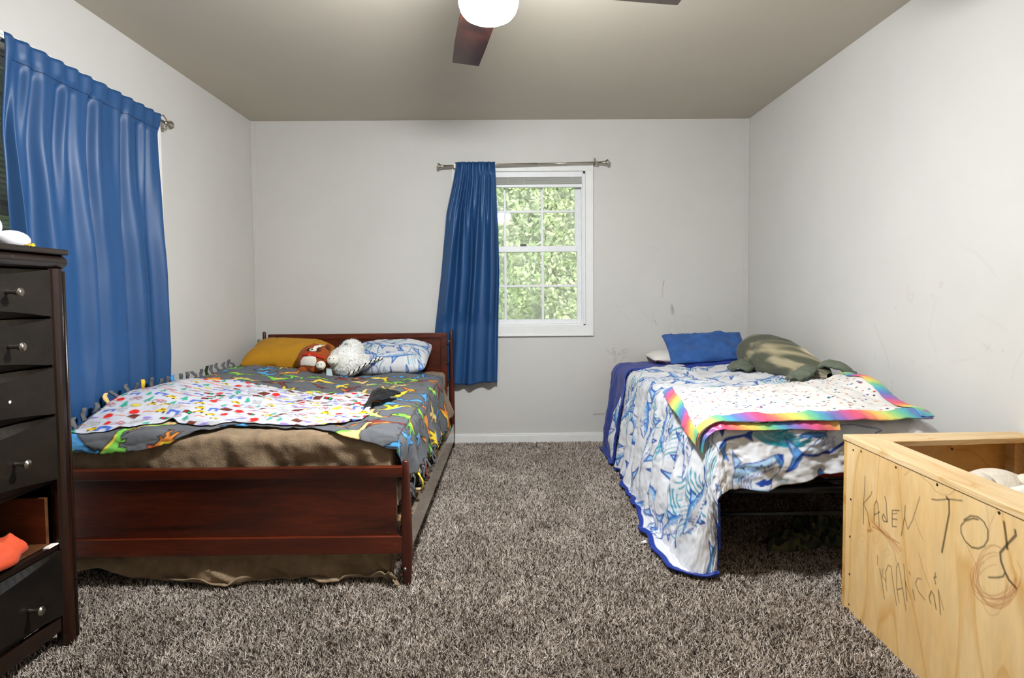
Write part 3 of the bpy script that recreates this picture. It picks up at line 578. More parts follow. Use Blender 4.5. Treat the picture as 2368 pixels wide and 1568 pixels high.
for k in range(4):
    a = math.radians(100.5-90*k); ca, sa = math.cos(a), math.sin(a); zb = 2.155
    def bp(r_, w_, dz=0, pit=.16): return (fx+ca*r_-sa*w_, fy+sa*r_+ca*w_, zb+dz+w_*pit)
    top = [bp(.17, -.055), bp(.30, -.064), bp(.50, -.062), bp(.665, -.058), bp(.690, .052), bp(.50, .060), bp(.30, .062), bp(.17, .055)]
    v = top+[(x, y, z-.007) for x, y, z in top]; n = 8
    f = [tuple(range(n)), tuple(range(2*n-1, n-1, -1))]+[(i, (i+1) % n, n+(i+1) % n, n+i) for i in range(n)]
    f = [q[::-1] for q in f]; bd = obj('fan_blade', v, f, M['blade'], fan, bevel=.002)
    MB().hexa([bp(.09, -.02, .004), bp(.26, -.03, .001), bp(.26, .03, .001), bp(.09, .02, .004)], [bp(.09, -.02, .012), bp(.26, -.03, .006), bp(.26, .03, .006), bp(.09, .02, .012)]).obj('blade_iron', M['bronze'], bd, bevel=.002)

# ================================================================== CURTAINS
def finial(c, s, ax, r=.012): return MB().lathe(c, (ax[0]*s, ax[1]*s, ax[2]*s), [(0, .009), (.012, .009), (.016, .014), (.022, .009), (.034, .016), (.046, .024), (.050, .025), (.053, .020)], 20)
rod = thing('curtain_rod', 'slim brushed nickel telescoping rod above the grid window', 'curtain rod', (.13, D-.07, 2.09))
ry = D-.075; zl, zr = 2.082, 2.104
def rz(x): return zl+(zr-zl)*(x+.47)/(.74+.47)
MB().tube([(-.45, ry, rz(-.45)), (.24, ry, rz(.24))], .0095).obj('rod_tube', M['nickel'], rod, smooth=True)
MB().tube([(.2, ry, rz(.2)), (.72, ry, rz(.72))], .0075).obj('inner_tube', M['nickel'], rod, smooth=True)
finial((-.44, ry, rz(-.44)), -1, (1, 0, 0)).obj('finial', M['nickel'], rod, smooth=True); finial((.71, ry, rz(.71)), 1, (1, 0, 0)).obj('finial', M['nickel'], rod, smooth=True)
for x in (-.368, .675):
    m = MB(); z = rz(x); m.box(x-.008, x+.008, D-.004, D, z-.015, z+.05); m.box(x-.006, x+.006, D-.085, D, z-.016, z-.010); m.box(x-.006, x+.006, D-.089, D-.084, z-.016, z+.010); m.hexa([(x-.006, D-.01, z+.035), (x+.006, D-.01, z+.035), (x+.006, D-.004, z+.045), (x-.006, D-.004, z+.045)], [(x-.006, D-.07, z-.008), (x+.006, D-.07, z-.008), (x+.006, D-.066, z-.004), (x-.006, D-.066, z-.004)]); m.obj('bracket', M['nickel'], rod)
def interp(v, pts): return np.interp(v, [p[0] for p in pts], [p[1] for p in pts])
# far-wall curtain, gathered to one side
nu, nv = 190, 105; U, V_ = np.meshgrid(np.linspace(0, 1, nu), np.linspace(0, 1, nv), indexing='ij'); V_ = V_**.9
ztop, zbot = 2.108, .472; Zc = ztop-(ztop-zbot)*V_+.010*np.sin(U*9)*V_
xl_ = interp(V_, [(0, -.358), (.01, -.356), (.06, -.375), (.22, -.435), (.5, -.480), (.75, -.53), (1, -.555)]); xr_ = interp(V_, [(0, -.072), (.06, -.068), (.33, -.052), (.5, -.048), (.7, -.058), (1, -.072)])
ph = U+.045*noise2(U*4+V_*.8, V_*1.6, 3)
k = smooth(.0, .40, V_)
fold = (1-k)*(.45*np.sin(2*np.pi*12.5*ph)+.4*np.sin(2*np.pi*7.3*ph+1))+(.25+.75*k)*(.85*np.sin(2*np.pi*4.3*ph+.6)+.22*np.sin(2*np.pi*7.4*ph+2))
amp = .013+.020*smooth(0, .4, V_)
Yc = D-.082-.006*k+amp*fold*1.25-.012*smooth(.3, 1, V_)
rodblend = smooth(.075, .03, V_); Yc = Yc*(1-rodblend)+(ry-.021+.007*np.sin(2*np.pi*13*ph))*rodblend
Yc = np.minimum(Yc, D-.030); hb = smooth(1.02, .90, Zc); Yc = Yc*(1-hb)+np.maximum(Yc*.55+.45*4.262, 4.222)*hb; Yc = np.minimum(Yc, D-.028)
Xc = xl_+(xr_-xl_)*(U+.02*np.sin(2*np.pi*7*U)*(1-k))
tag(grid('curtain', np.stack([Xc, Yc, Zc], -1), M['curtain'], solid=.0015), 'blue curtain gathered to one side of the grid window', 'curtain')
# big curtain on the side wall
rod2 = thing('curtain_rod', 'slim nickel rod carrying the big blue curtain', 'curtain rod', (XL+.07, 2.5, 2.06))
rx2 = XL+.068
MB().tube([(rx2, 1.55, 2.068), (rx2, 3.125, 2.068)], .008).obj('rod_tube', M['nickel'], rod2, smooth=True)
finial((rx2, 3.115, 2.068), 1, (0, 1, 0)).obj('finial', M['nickel'], rod2, smooth=True)
m = MB(); yb = 3.175; m.box(XL, XL+.004, yb-.010, yb+.010, 2.045, 2.125); m.tube([(XL+.004, yb, 2.118), (XL+.03, yb, 2.125), (XL+.045, yb, 2.10), (XL+.066, yb, 2.058), (XL+.03, yb, 2.048), (XL+.004, yb, 2.052)], .004, 8); m.tube([(rx2, 3.10, 2.068), (rx2, 3.20, 2.066)], .006, 10); m.obj('bracket', M['nickel'], rod2)
nu, nv = 230, 120; U, V_ = np.meshgrid(np.linspace(0, 1, nu), np.linspace(0, 1, nv), indexing='ij')
Zc = 2.092-(2.092-.44)*V_
y0 = interp(V_, [(0, 2.118), (.25, 2.135), (.5, 2.15), (1, 2.12)]); y1 = interp(V_, [(0, 3.05), (.05, 3.035), (.4, 3.02), (.75, 3.03), (1, 3.03)])
ph = U+.03*noise2(U*4+V_*.8, V_*1.6, 13)+.006*noise2(U*8, V_*2, 18); k = smooth(0, .5, V_)
fold = (1-k)*(.6*np.sin(2*np.pi*9.5*ph)+.35*np.sin(2*np.pi*15*ph+1))+(.2+.8*k)*(.7*np.sin(2*np.pi*5.2*ph+.4)+.3*np.sin(2*np.pi*9*ph+2))
amp = .015+.016*smooth(0, .35, V_)-.010*smooth(.6, 1, V_)
Xc = XL+.078+amp*fold+.012*smooth(.3, .8, V_)+.004*noise2(U*5+V_*3, V_*6+U*2, 15)*smooth(.1, .4, V_)
rodb = smooth(.07, .03, V_); Xc = Xc*(1-rodb)+(rx2+.019+.007*np.sin(2*np.pi*11*ph))*rodb
Xc = np.maximum(Xc, XL+.028)
curl = smooth(.09, 0, U)*smooth(.02, .25, V_); Xc = Xc-curl*.062+.020*smooth(.16, .08, U)*smooth(.05, .3, V_); Xc = np.maximum(Xc, XL+.020)
Uw = np.where(U < .09, .09-(.09-U)*.25, U); Uw = (Uw-.0675)/(1-.0675); Uw = U*(1-smooth(.02, .25, V_))+Uw*smooth(.02, .25, V_)
Yc = y0+(y1-y0)*Uw
bo = smooth(.70, .86, V_)*smooth(.8, .2, U); Xc = Xc+.02*bo
lowz = smooth(.62, .585, Zc); Xc = np.minimum(Xc, XL+.115-lowz*.0)
bigc = tag(grid('curtain', np.stack([Xc, Yc, Zc], -1), M['curtain'], flip=True, solid=.0015), 'big blue curtain covering the side window beside the dresser', 'curtain')

jv = int(np.argmin(np.abs(V_[0]-.052))); MB().tube([(Xc[i, jv]+.0006, Yc[i, jv], Zc[i, jv]) for i in range(10, nu, 3)], .0011, 5).obj('header_seam', M['seam'], bigc)

# ================================================================== CLOTH DRAPED OVER A BED
def drape(a, b, xe, ye, sx, ztop, R=.035, floor=.022, flare=.0, fold=.0, seed=1, freq=7, lift=0., corner=.0, stack=.0, wr=.003, wf=9, wstr=(1, 1), wrap=None):
    """a, b: distance (m) beyond the hanging side edge and beyond the foot edge; negative means on top.
    xe, ye: the two edges; sx: which way the side hangs; lift: height above the layer below."""
    ap, bp_ = np.maximum(a, 0), np.maximum(b, 0); r = np.hypot(ap, bp_); rs = np.maximum(r, 1e-9)
    if wrap is None: dx, dy = sx*ap/rs, -bp_/rs
    else:
        tw = np.maximum(np.arctan2(bp_, ap), wrap*1.15*(ap > 0)); dx, dy = np.where(r > 0, sx*np.cos(tw), 0), np.where(r > 0, -np.sin(tw), 0)
    bx = xe+sx*np.minimum(a, 0); by = ye-np.minimum(b, 0)
    zt = ztop(bx, by)+lift; Rl = R+lift; th = np.minimum(r/Rl, np.pi/2); over = np.maximum(r-Rl*np.pi/2, 0)
    hor = Rl*np.sin(th); drop = Rl*(1-np.cos(th))+over
    theta = np.arctan2(bp_, ap); corn = np.where(r > 0, np.sin(2*theta), 0)
    q = np.where(bp_ <= 0, by-ye, np.where(ap <= 0, -(np.pi/2)*.12-np.abs(bx-xe), -theta*.12))
    Hh = zt-floor; rel = np.clip(drop/np.maximum(Hh, .1), 0, 1.2); f0 = smooth(.02, .55, rel)*(1-.55*smooth(.75, 1.0, rel))
    fl = flare*rel**1.3+fold*f0*(.6*np.sin(freq*2*np.pi*q+2.0*noise2(q*3, rel*1.5, seed))+.5*noise2(q*freq*1.4, rel*1.2, seed+3)+.4)+corner*corn*f0
    ex = np.maximum(drop-Hh, 0); hor = hor+fl+ex*.85
    if wrap is not None: hor = hor*(1-.60*wrap*smooth(.12, .5, ap))
    z = np.maximum(zt-drop, floor)+np.where(ex > 0, stack*np.abs(noise2(q*12, ex*25, seed+7))*np.clip(ex/.03, 0, 1), 0)
    n = wr*fbm(a*wf*wstr[0], b*wf*wstr[1], seed+11, 4)
    top = 1-smooth(.0, .05, r)
    z = z+n*top+wr*.6*top; hor = hor+n*(1-top)*np.where(ex > 0, 0, 1)
    return np.stack([bx+dx*hor, by+dy*hor, z], -1)
def lumps(x, y, pts): return sum(h*np.exp(-((x-cx)**2/sx_**2+(y-cy)**2/sy_**2)) for cx, cy, sx_, sy_, h in pts)

# ================================================================== DARK WOOD BED (BED ONE)
b1 = thing('wooden_bed', 'dark cherry wood full bed with panelled headboard and low footboard', 'bed', (-1.08, 3.2, 0))
def post(name, x, y, prof): return MB().lathe((x, y, 0), (0, 0, 1), prof, 20).obj(name, M['bedpost'], b1, smooth=True)
fp = [(0, .014), (.004, .0155), (.06, .0185), (.13, .0225), (.2, .0225), (.33, .0195), (.45, .014), (.486, .0125), (.490, .010)]
pR = post('foot_post', -.395, 2.19, fp); post('foot_post', -1.765, 2.19, fp)
MB().lathe((-.400, 2.170, .070), (0, -1, 0), [(0, .008), (.002, .008), (.003, .0055), (.004, .0055), (.006, .003)], 12).obj('bolt', M['steel'], pR, smooth=True)
hp = [(0, .013), (.06, .018), (.2, .021), (.5, .019), (.8, .0135), (.872, .0115), (.878, .009)]
post('head_post', -.405, 4.19, hp); post('head_post', -1.772, 4.19, hp)
box('foot_top_rail', -1.752, -.405, 2.176, 2.204, .427, .469, M['bed'], b1, bevel=.004)
box('foot_panel', -1.728, -.432, 2.186, 2.202, .196, .428, M['bed'], b1, bevel=.001)
box('foot_bottom_rail', -1.752, -.408, 2.174, 2.204, .130, .198, M['bed'], b1, bevel=.003)
# headboard: frame, two sunk panels, brass pegs to the posts
HY0, HY1 = 4.178, 4.204
box('head_top_rail', -1.742, -.438, HY0, HY1, .824, .858, M['bed'], b1, bevel=.004)
box('head_bottom_rail', -1.742, -.438, HY0, HY1, .38, .43, M['bed'], b1, bevel=.003)
for x0, x1 in ((-1.742, -1.706), (-1.132, -1.098), (-.478, -.438)): box('head_stile', x0, x1, HY0, HY1, .43, .824, M['bed'], b1, bevel=.003)
for x0, x1 in ((-1.706, -1.132), (-1.098, -.478)):
    box('head_panel', x0, x1, HY0+.016, HY1-.002, .43, .824, M['bed'], b1)
    mbd = MB(); mbd.box(x0, x1, HY0+.004, HY0+.016, .816, .824); mbd.box(x0, x0+.007, HY0+.004, HY0+.016, .43, .816); mbd.box(x1-.007, x1, HY0+.004, HY0+.016, .43, .816); mbd.obj('panel_bead', M['bed'], b1, bevel=.002)
for x0, x1 in ((-.439, -.402), (-1.775, -1.741)):
    for z in (.795, .655, .50): MB().tube([(x0, 4.19, z), (x1, 4.19, z)], .0045, 10).obj('brass_peg', M['brass'], b1, smooth=True)
for x in (-.400, -1.765):
    MB().hexa([(x-.010, 2.2, .108), (x+.010, 2.2, .108), (x+.010, 4.185, .060), (x-.010, 4.185, .060)], [(x-.010, 2.2, .232), (x+.010, 2.2, .232), (x+.010, 4.185, .185), (x-.010, 4.185, .185)]).obj('side_rail', M['rail'], b1, bevel=.002)
for k in range(6): box('bed_slat', -1.755, -.410, 2.35+k*.34, 2.43+k*.34, .17, .188, M['pinex'], b1)
ma = thing('mattress', 'thick mattress under beige blanket on the dark wood bed', 'mattress', (-1.09, 3.2, .19))
box('mattress_body', -1.735, -.482, 2.275, 4.14, .19, .548, M['mattress'], ma, bevel=.03)
def z1(x, y): return .578+.080*smooth(-.95, -1.62, x)*smooth(2.20, 2.62, y)-.012*smooth(2.5, 2.24, y)+.012*np.sin(np.clip((x+1.75)/1.3, 0, 1)*np.pi)
X1E, Y1E = -.470, 2.256      # mattress edges less the rounding
def bed1(a, b, **k): return drape(a, b, X1E, Y1E, 1, z1, **k)
# beige blanket: over the whole mattress, down the side and down behind the footboard to the carpet
nu, nv = 170, 250; A, B = np.meshgrid(np.linspace(-1.27, .33, nu), np.linspace(-1.84, .64, nv), indexing='ij')
lim = interp(X1E+np.minimum(A, 0), [(-1.75, .515), (-1.60, .515), (-1.46, .56), (-1.30, .62), (-1.0, .60), (-.80, .575), (-.73, .62), (-.55, .59), (-.4, .62)]); B = np.where(B > 0, B*lim/.64, B)
A = np.where(A > 0, A*interp(B, [(-1.84, .9), (-1.5, 1.), (-.6, .9), (0, .85)]), A)
def beige1(a, b): return bed1(a, b, R=.03, flare=.0, fold=.006, seed=21, freq=5, wr=.010, wf=7, floor=.02, stack=.03)
P = beige1(A, B)
t = smooth(.160, .06, P[..., 2])*(B > 0.1)                     # below the footboard it bulges out and crumples on the carpet
cr = smooth(-.85, -.5, P[..., 0]); nz = ridge(P[..., 0]*9+P[..., 2]*14, P[..., 2]*22+P[..., 0]*3, 31)
P[..., 1] -= t*(.030+.030*noise2(P[..., 0]*4.5+P[..., 2]*4, P[..., 2]*9, 23)+.018*nz+.014*nz*cr)
P[..., 2] += t*(B > .45)*cr*.02*np.abs(noise2(P[..., 0]*22, B*30, 41))
fy_ = smooth(.40, .44, P[..., 2]); P[..., 1] = np.where((P[..., 1] < 2.214) & (P[..., 2] > .13) & (P[..., 2] < .47) & (P[..., 0] < -.42), 2.214, P[..., 1])
P[..., 1] += np.where((B > .02) & (P[..., 2] > .13), .006*noise2(P[..., 0]*14+P[..., 2]*9, P[..., 2]*5, 51), 0)
px = (A > .02); P[..., 0] = np.where(px & (P[..., 2] < .26), np.minimum(P[..., 0], -.414), P[..., 0])
P[..., 0] += .07*np.exp(-((P[..., 1]-3.98)/.10)**2)*smooth(.12, .28, A)*(P[..., 2] > .235)
P[..., 2] = np.where(px & (P[..., 1] > 2.3), np.maximum(P[..., 2], .20), P[..., 2])
tag(grid('beige_blanket', P, M['beige'], solid=.005, flip=True), 'beige fleece blanket covering the mattress and spilling under the footboard', 'blanket')
# grey blanket printed with dinosaurs
cvd = Canvas(1.75, 2.05, .0028, (102, 103, 106)); r = random.Random(12)
for k in range(900):
    x, y = r.uniform(0, 1.75), r.uniform(0, 2.05); cvd.stroke([(x, y), (x+r.uniform(-.05, .05), y+r.uniform(-.02, .02))], .012, r.choice([(78, 79, 82), (112, 113, 116), (100, 101, 104)]), .35)
y = .06; row = 0
while y < 2.05:
    x = .05+(row % 2)*.09
    while x < 1.75: dino(cvd, (x+r.uniform(-.03, .03), y+r.uniform(-.03, .03)), r.uniform(.15, .23), r.choice([0, 3.14, .5, -.5, 2.7])+r.uniform(-.3, .3), r.choice([1, -1]), r); x += .185
    y += .135; row += 1
nu, nv = 320, 350; A, B = np.meshgrid(np.linspace(-1.275, .30, nu), np.linspace(-1.62, .055, nv), indexing='ij')
vB = (B+1.62)/1.675; xx = X1E+np.minimum(A, 0)
bmax = interp(xx, [(-1.78, .075), (-1.75, .075), (-1.55, .085), (-1.32, .075), (-1.22, .00), (-1.13, -.085), (-.93, -.045), (-.7, .0), (-.5, .06), (-.47, .075)])+.012*noise2(A*6, A*0, 3)
b0 = interp(xx, [(-1.75, -1.42), (-1.3, -1.42), (-.85, -1.52), (-.6, -1.62), (-.47, -1.55)])
B = b0+(bmax-b0)*vB; A2 = np.where(A > 0, A*interp(B, [(-1.62, 1.25), (-.8, 1.0), (0, .8)]), A)
def dino1(a, b):
    P = bed1(a, b, R=.035, flare=.015, fold=.030, seed=61, freq=7, wr=.013, wf=6, lift=.014, corner=.04, wstr=(.7, 1.6)); Q = beige1(a, b)
    P[..., 2] = np.where((a <= .03) & (b <= .03), np.maximum(P[..., 2], Q[..., 2]+.011), P[..., 2])       # always above the beige blanket
    P[..., 0] = np.where(a > 0, np.maximum(P[..., 0], Q[..., 0]+.011), P[..., 0]); P[..., 1] = np.where(b > 0, np.minimum(P[..., 1], Q[..., 1]-.011), P[..., 1])
    P[..., 2] += lumps(P[..., 0], P[..., 1], [(-1.6, 3.0, .10, .4, .015), (-1.2, 3.4, .3, .05, .010), (-.9, 3.1, .25, .06, .010)])*(a < 0); return P
P = dino1(A2, B)
P[..., 0] = np.where(A2 > .02, np.maximum(P[..., 0], -.43+0*A), P[..., 0])
dn = tag(grid('dinosaur_blanket', P, M['dino'], cols=cvd.sample(A+1.245+.05, B+1.64), flip=True, solid=.004), 'grey fleece blanket printed with colourful dinosaurs, fringe hanging over the rail', 'blanket')
cE = cvd.sample(A+1.245+.05, B+1.64)
def strip(p, q, w, tw, col, nm='fringe_strip'):
    p, q, w = np.array(p), np.array(q), np.array(w); n = 5; v = []; f = []
    for i in range(n):
        t_ = i/(n-1); c_ = p+(q-p)*t_+np.array([.006*math.sin(t_*5+tw), .006*math.sin(t_*4+tw*2), 0]); ww = w*(1-.25*t_)*(.62 if i == 1 else 1); nn = np.array([.002, 0, .001])
        v += [c_-ww-nn, c_+ww-nn, c_+ww+nn, c_-ww+nn]
    for i in range(n-1):
        for k_ in range(4): a_, b_ = i*4+k_, i*4+(k_+1) % 4; f.append((a_, b_, b_+4, a_+4))
    f += [(3, 2, 1, 0), (16, 17, 18, 19)]
    obj(nm, v, f, M['dino'], dn, smooth=True, cols=np.tile(np.array(col), (20, 1)))
for j in range(4, nv-3, 7):
    p = P[-1, j]; w_ = (P[-1, min(j+3, nv-1)]-P[-1, max(j-3, 0)])*.5
    q_ = p+np.array([.012+random.uniform(-.004, .012), random.uniform(-.02, .02), -.055-random.uniform(0, .025)]); q_[0] = min(q_[0], -.424) if q_[2] < .26 else q_[0]; w_[0] = 0
    strip(p, q_, w_*.95, random.uniform(0, 6), cE[-3, j])
for j in range(6, nv-4, 15):
    p = P[0, j]
    strip(p+np.array([.002, 0, 0]), p+np.array([-.004+random.uniform(-.006, .004), random.uniform(-.02, .02), .035+random.uniform(0, .02)]), np.array([.004, .011, 0]), random.uniform(0, 6), cE[2, j], 'fringe_knot')
def beigez(x, y): return beige1(np.minimum(x-X1E, 0.), np.minimum(Y1E-y, 0.))[..., 2]
def dinoz(x, y): return dino1(np.minimum(x-X1E, 0.), np.minimum(Y1E-y, 0.))[..., 2]
def surf1(x, y):
    """what pillows and toys rest on: the grey blanket, beyond its far edge the beige one"""
    x = np.asarray(x, float); y = np.asarray(y, float); far = Y1E-interp(x, [(-1.75, -1.42), (-1.3, -1.42), (-.85, -1.52), (-.6, -1.62), (-.47, -1.55)])
    return np.where(y < far+.012, dinoz(x, y), beigez(x, y))
def z1b(x, y):
    """top of the grey blanket, for what lies on it"""
    return z1(x, y)+.020+lumps(x, y, [(-1.6, 3.0, .10, .4, .015)])
# small white throw printed with vehicles, black satin back
cvt = Canvas(1.25, .95, .0022, (206, 206, 213)); r = random.Random(4); y = .02; row = 0
while y < .95:
    x = (row % 2)*.035
    while x < 1.25: motif(cvt, (x+r.uniform(-.012, .012), y+r.uniform(-.010, .010)), r.uniform(.042, .060), r); x += .058
    y += .047; row += 1
nu, nv = 300, 205; U, V_ = np.meshgrid(np.linspace(0, 1, nu), np.linspace(0, 1, nv), indexing='ij')
xa = -1.728+0*V_; xb = interp(V_, [(0, -.72), (.35, -.66), (.8, -.605), (.95, -.62), (1, -.66)]); X = xa+(xb-xa)*U
yfar = interp(U, [(0, 2.74), (.1, 2.90), (.25, 2.98), (.5, 3.02), (.9, 3.04), (1, 2.99)]); ynear = interp(U, [(0, 2.245), (.10, 2.245), (.22, 2.285), (.32, 2.35), (.36, 2.325), (.5, 2.30), (.56, 2.345), (.75, 2.315), (.9, 2.315), (.95, 2.345), (1, 2.39)])
Y = yfar+(ynear-yfar)*V_
Z = z1b(X, Y)+.004+.004*fbm(X*5, Y*11, 71, 3)+.016*np.exp(-((U-.335)/.025)**2)*smooth(.55, 1, V_)+.010*np.exp(-((U-.93)/.03)**2)*smooth(.6, 1, V_)+.020*smooth(.35, .1, U)*smooth(.2, .55, 1-V_)
Z -= .03*np.clip((2.29-Y)/.05, 0, 1)**2
Z = np.maximum(Z, dinoz(X, Y)+.010-.003*np.clip((2.262-Y)/.02, 0, 1))
ed = np.minimum(np.minimum(U, 1-U)*1.1, np.minimum(V_, 1-V_)*.7); Z -= .003*smooth(.012, 0, ed)
thr = tag(grid('vehicle_throw', np.stack([X, Y, Z], -1), M['throw'], cols=cvt.sample((X+1.74)*1.05, (Y-2.2)*1.0), flip=True, solid=.005, solid_mat=M['blacksatin']), 'white throw printed with taxis and bicycles, lying on the dinosaur blanket', 'blanket')
# its turned-over corner shows the black back
U, V_ = np.meshgrid(np.linspace(0, 1, 40), np.linspace(0, 1, 30), indexing='ij')
c0, c1, c2 = np.array([-.70, 2.99]), np.array([-.635, 2.52]), np.array([-.545, 2.93]); mid = c0+(c1-c0)*U[..., None]; Q = mid+(c2-mid)*V_[..., None]*(1-.15*np.sin(U*3.14))[..., None]
Z = z1b(Q[..., 0], Q[..., 1])+.030+.020*np.sin(V_*3.1)*(.6+.5*noise2(U*7, V_*4, 3))+.008*ridge(U*6, V_*5, 9)-.006*V_; Z = np.maximum(Z, dinoz(Q[..., 0], Q[..., 1])+.020)
grid('turned_corner', np.concatenate([Q, Z[..., None]], -1), M['blacksatin'], thr, flip=True, solid=.004, label='black satin underside turned over')

# ------------------------------------------------------------------ pillows
def pillow(name, label, c, w, h, th, rot, mat, cat='pillow', canvas=None, seed=1, n=60, m=44, wrk=.006, p=3.2, sag=None, parent=None, rnd=.07):
    u = np.linspace(-1, 1, n); v = np.linspace(-1, 1, m); U, V_ = np.meshgrid(u, v, indexing='ij')
    ex = 1-.07*(1-np.abs(V_)**2)*np.abs(U)**3*0+.0; X = U*w/2*(1-.04*(1-V_**2)*U**2-rnd*V_**4); Y = V_*h/2*(1-.05*(1-U**2)*V_**2-rnd*U**4)
    t = (np.clip(1-np.abs(U)**p, 0, 1)**.55)*(np.clip(1-np.abs(V_)**p, 0, 1)**.55)*th/2
    nz = wrk*fbm(U*2.2*w/.5, V_*2.2, seed, 4)*np.clip(t/(th*.3), 0, 1); nz += wrk*.8*ridge(U*3, V_*2.5, seed+5)*smooth(.5, .95, np.maximum(np.abs(U), np.abs(V_)))*np.clip(t/(th*.15), 0, 1)
    top = np.stack([X, Y, t+nz+.002], -1); bot = np.stack([X, Y, -t*.8-.002], -1)
    P = np.stack([top, bot])
    P = P @ np.array(rot.to_matrix()).T+np.array(c)
    if sag is not None: P[..., 2] = np.maximum(P[..., 2], sag(P[..., 0], P[..., 1]))
    f = gridfaces(n, m); i = np.arange(n*m).reshape(n, m); N = n*m; loop = np.concatenate([i[:-1, 0], i[-1, :-1], i[:0:-1, -1], i[0, :0:-1]]); nx = np.roll(loop, -1)
    F_ = np.vstack([f, (f+N)[:, ::-1], np.stack([loop, loop+N, nx+N, nx], 1)])
    cols = None
    if canvas is not None: c_ = canvas.sample((U+1)/2*w+.05, (V_+1)/2*h+.05); cols = np.concatenate([c_.reshape(-1, 3), c_.reshape(-1, 3)])
    o = obj(name, P.reshape(-1, 3), F_, mat, parent, smooth=True, cols=cols)
    return tag(o, label, cat) if parent is None else o
from mathutils import Euler
pillow('pillow', 'mustard yellow pillow lying against the dark wood headboard', (-1.505, 3.968, .724), .56, .40, .19, Euler((.30, .05, .03)), M['mustard'], seed=4, sag=lambda x, y: surf1(x, y)+.001)
cvp = sharkprint(.8, .55, .0022, 31, .20, lw=.0034)
pillow('pillow', 'shark print pillow leaning on the dark wood headboard', (-.810, 3.970, .702), .56, .42, .18, Euler((.34, -.02, -.04)), M['shark'], canvas=cvp, seed=9, n=150, m=112, sag=lambda x, y: surf1(x, y)+.001)

# ------------------------------------------------------------------ plush toys on the wooden bed
def surfpatch(name, c, rr, rot_y, outline, mat, parent, off=.002, n=10, label=None):
    """a sewn-on patch that follows the front of an ellipsoid; outline: (x, z) points relative to its centre"""
    o = np.array(outline, float); cen = o.mean(0); ring = []
    for k in range(n+1): ring.append(cen+(o-cen)*(k/n))
    Q = np.array(ring); x, z = Q[..., 0], Q[..., 1]; k = np.clip(1-(x/rr[0])**2-(z/rr[2])**2, .0, 1)
    y = -rr[1]*np.sqrt(k)-off; P = np.stack([x, y, z], -1)+np.array(c)
    m_ = len(o); i = np.arange((n+1)*m_).reshape(n+1, m_); j = np.roll(i, -1, 1); f = np.stack([i[:-1], j[:-1], j[1:], i[1:]], -1).reshape(-1, 4)
    return obj(name, P.reshape(-1, 3), f, mat, parent, smooth=True, label=label, solid=.002)
def furmesh(shells, n, ln, wd, seed, avoid=None):
    g_ = np.random.default_rng(seed); V = []; 
    for c, rr, share in shells:
        k = int(n*share); d = g_.normal(size=(k, 3)); d /= np.linalg.norm(d, axis=1)[:, None]; p = np.array(c)+d*np.array(rr); nn = d/np.array(rr); nn /= np.linalg.norm(nn, axis=1)[:, None]
        t = g_.normal(size=(k, 3)); dr_ = nn+.55*t*.6+np.array([0, 0, -.25]); dr_ /= np.linalg.norm(dr_, axis=1)[:, None]; a = np.cross(dr_, g_.normal(size=(k, 3))); a /= np.linalg.norm(a, axis=1)[:, None]; b = np.cross(dr_, a)
        L_ = ln*g_.uniform(.6, 1.3, k)[:, None]; q = p-nn*.003
        V.append(np.stack([q+a*wd, q-a*wd*.5+b*wd*.87, q-a*wd*.5-b*wd*.87, q+dr_*L_], 1))
    V = np.concatenate(V); k = len(V); i = np.arange(k)[:, None]*4
    return V.reshape(-1, 3), np.concatenate([i+np.array([[0, 1, 3]]), i+np.array([[1, 2, 3]]), i+np.array([[2, 0, 3]])])
# brown plush
bc = np.array([-1.250, 3.722, .724]); br = (.114, .078, .098)
def pp(px, py, c=bc, yy=3.66): q = on(px, py, y=yy); return (q[0]-c[0], q[2]-c[2])
bear = thing('plush_toy', 'round brown plush animal with white belly and red collar by mustard pillow', 'plush toy', (-1.243, 3.735, .62))
ellipsoid('body', bc, br, M['rust'], bear, n=36, m=26, deform=lambda P: P*np.stack([1-.10*P[..., 2]/.1, np.ones(P.shape[:2]), np.ones(P.shape[:2])], -1))
surfpatch('belly', bc, br, 0, [pp(*q) for q in ((693, 846), (695, 834), (703, 824), (713, 819), (724, 819), (732, 825), (734, 834), (731, 843), (728, 847), (716, 845), (704, 845))], M['cream'], bear, .003, label='white belly patch')
surfpatch('collar', bc, br, 0, [pp(*q) for q in ((700, 820), (712, 814), (724, 815), (738, 820), (750, 828), (749, 832), (736, 826), (724, 820), (712, 819), (702, 824))], M['redplush'], bear, .005, label='red collar')
surfpatch('collar_bow', bc, br, 0, [pp(*q) for q in ((713, 822), (719, 816), (722, 822))], M['orange'], bear, .008)
surfpatch('eye_patch', bc, br, 0, [pp(*q) for q in ((728, 808), (734, 803), (742, 806), (741, 813), (733, 814))], M['darkrust'], bear, .003)
surfpatch('eye_patch', bc, br, 0, [pp(*q) for q in ((707, 811), (712, 805), (718, 807), (714, 812))], M['darkrust'], bear, .003)
surfpatch('forehead', bc, br, 0, [pp(*q) for q in ((722, 806), (724, 801), (733, 799), (746, 800), (736, 803), (730, 807))], M['cream'], bear, .003)
mz = pp(723, 810); ellipsoid('muzzle', (bc[0]+mz[0], bc[1]-.052, bc[2]+mz[1]), (.026, .022, .012), M['cream'], bear)
q = pp(723, 808.5); ellipsoid('nose', (bc[0]+q[0], bc[1]-.072, bc[2]+q[1]+.003), (.008, .005, .004), M['furblack'], bear, n=10, m=8)
for a in ((736, 808), (713, 808)): q = pp(*a); ellipsoid('eye', (bc[0]+q[0], bc[1]-.062, bc[2]+q[1]), (.006, .004, .006), M['furblack'], bear, n=10, m=8)
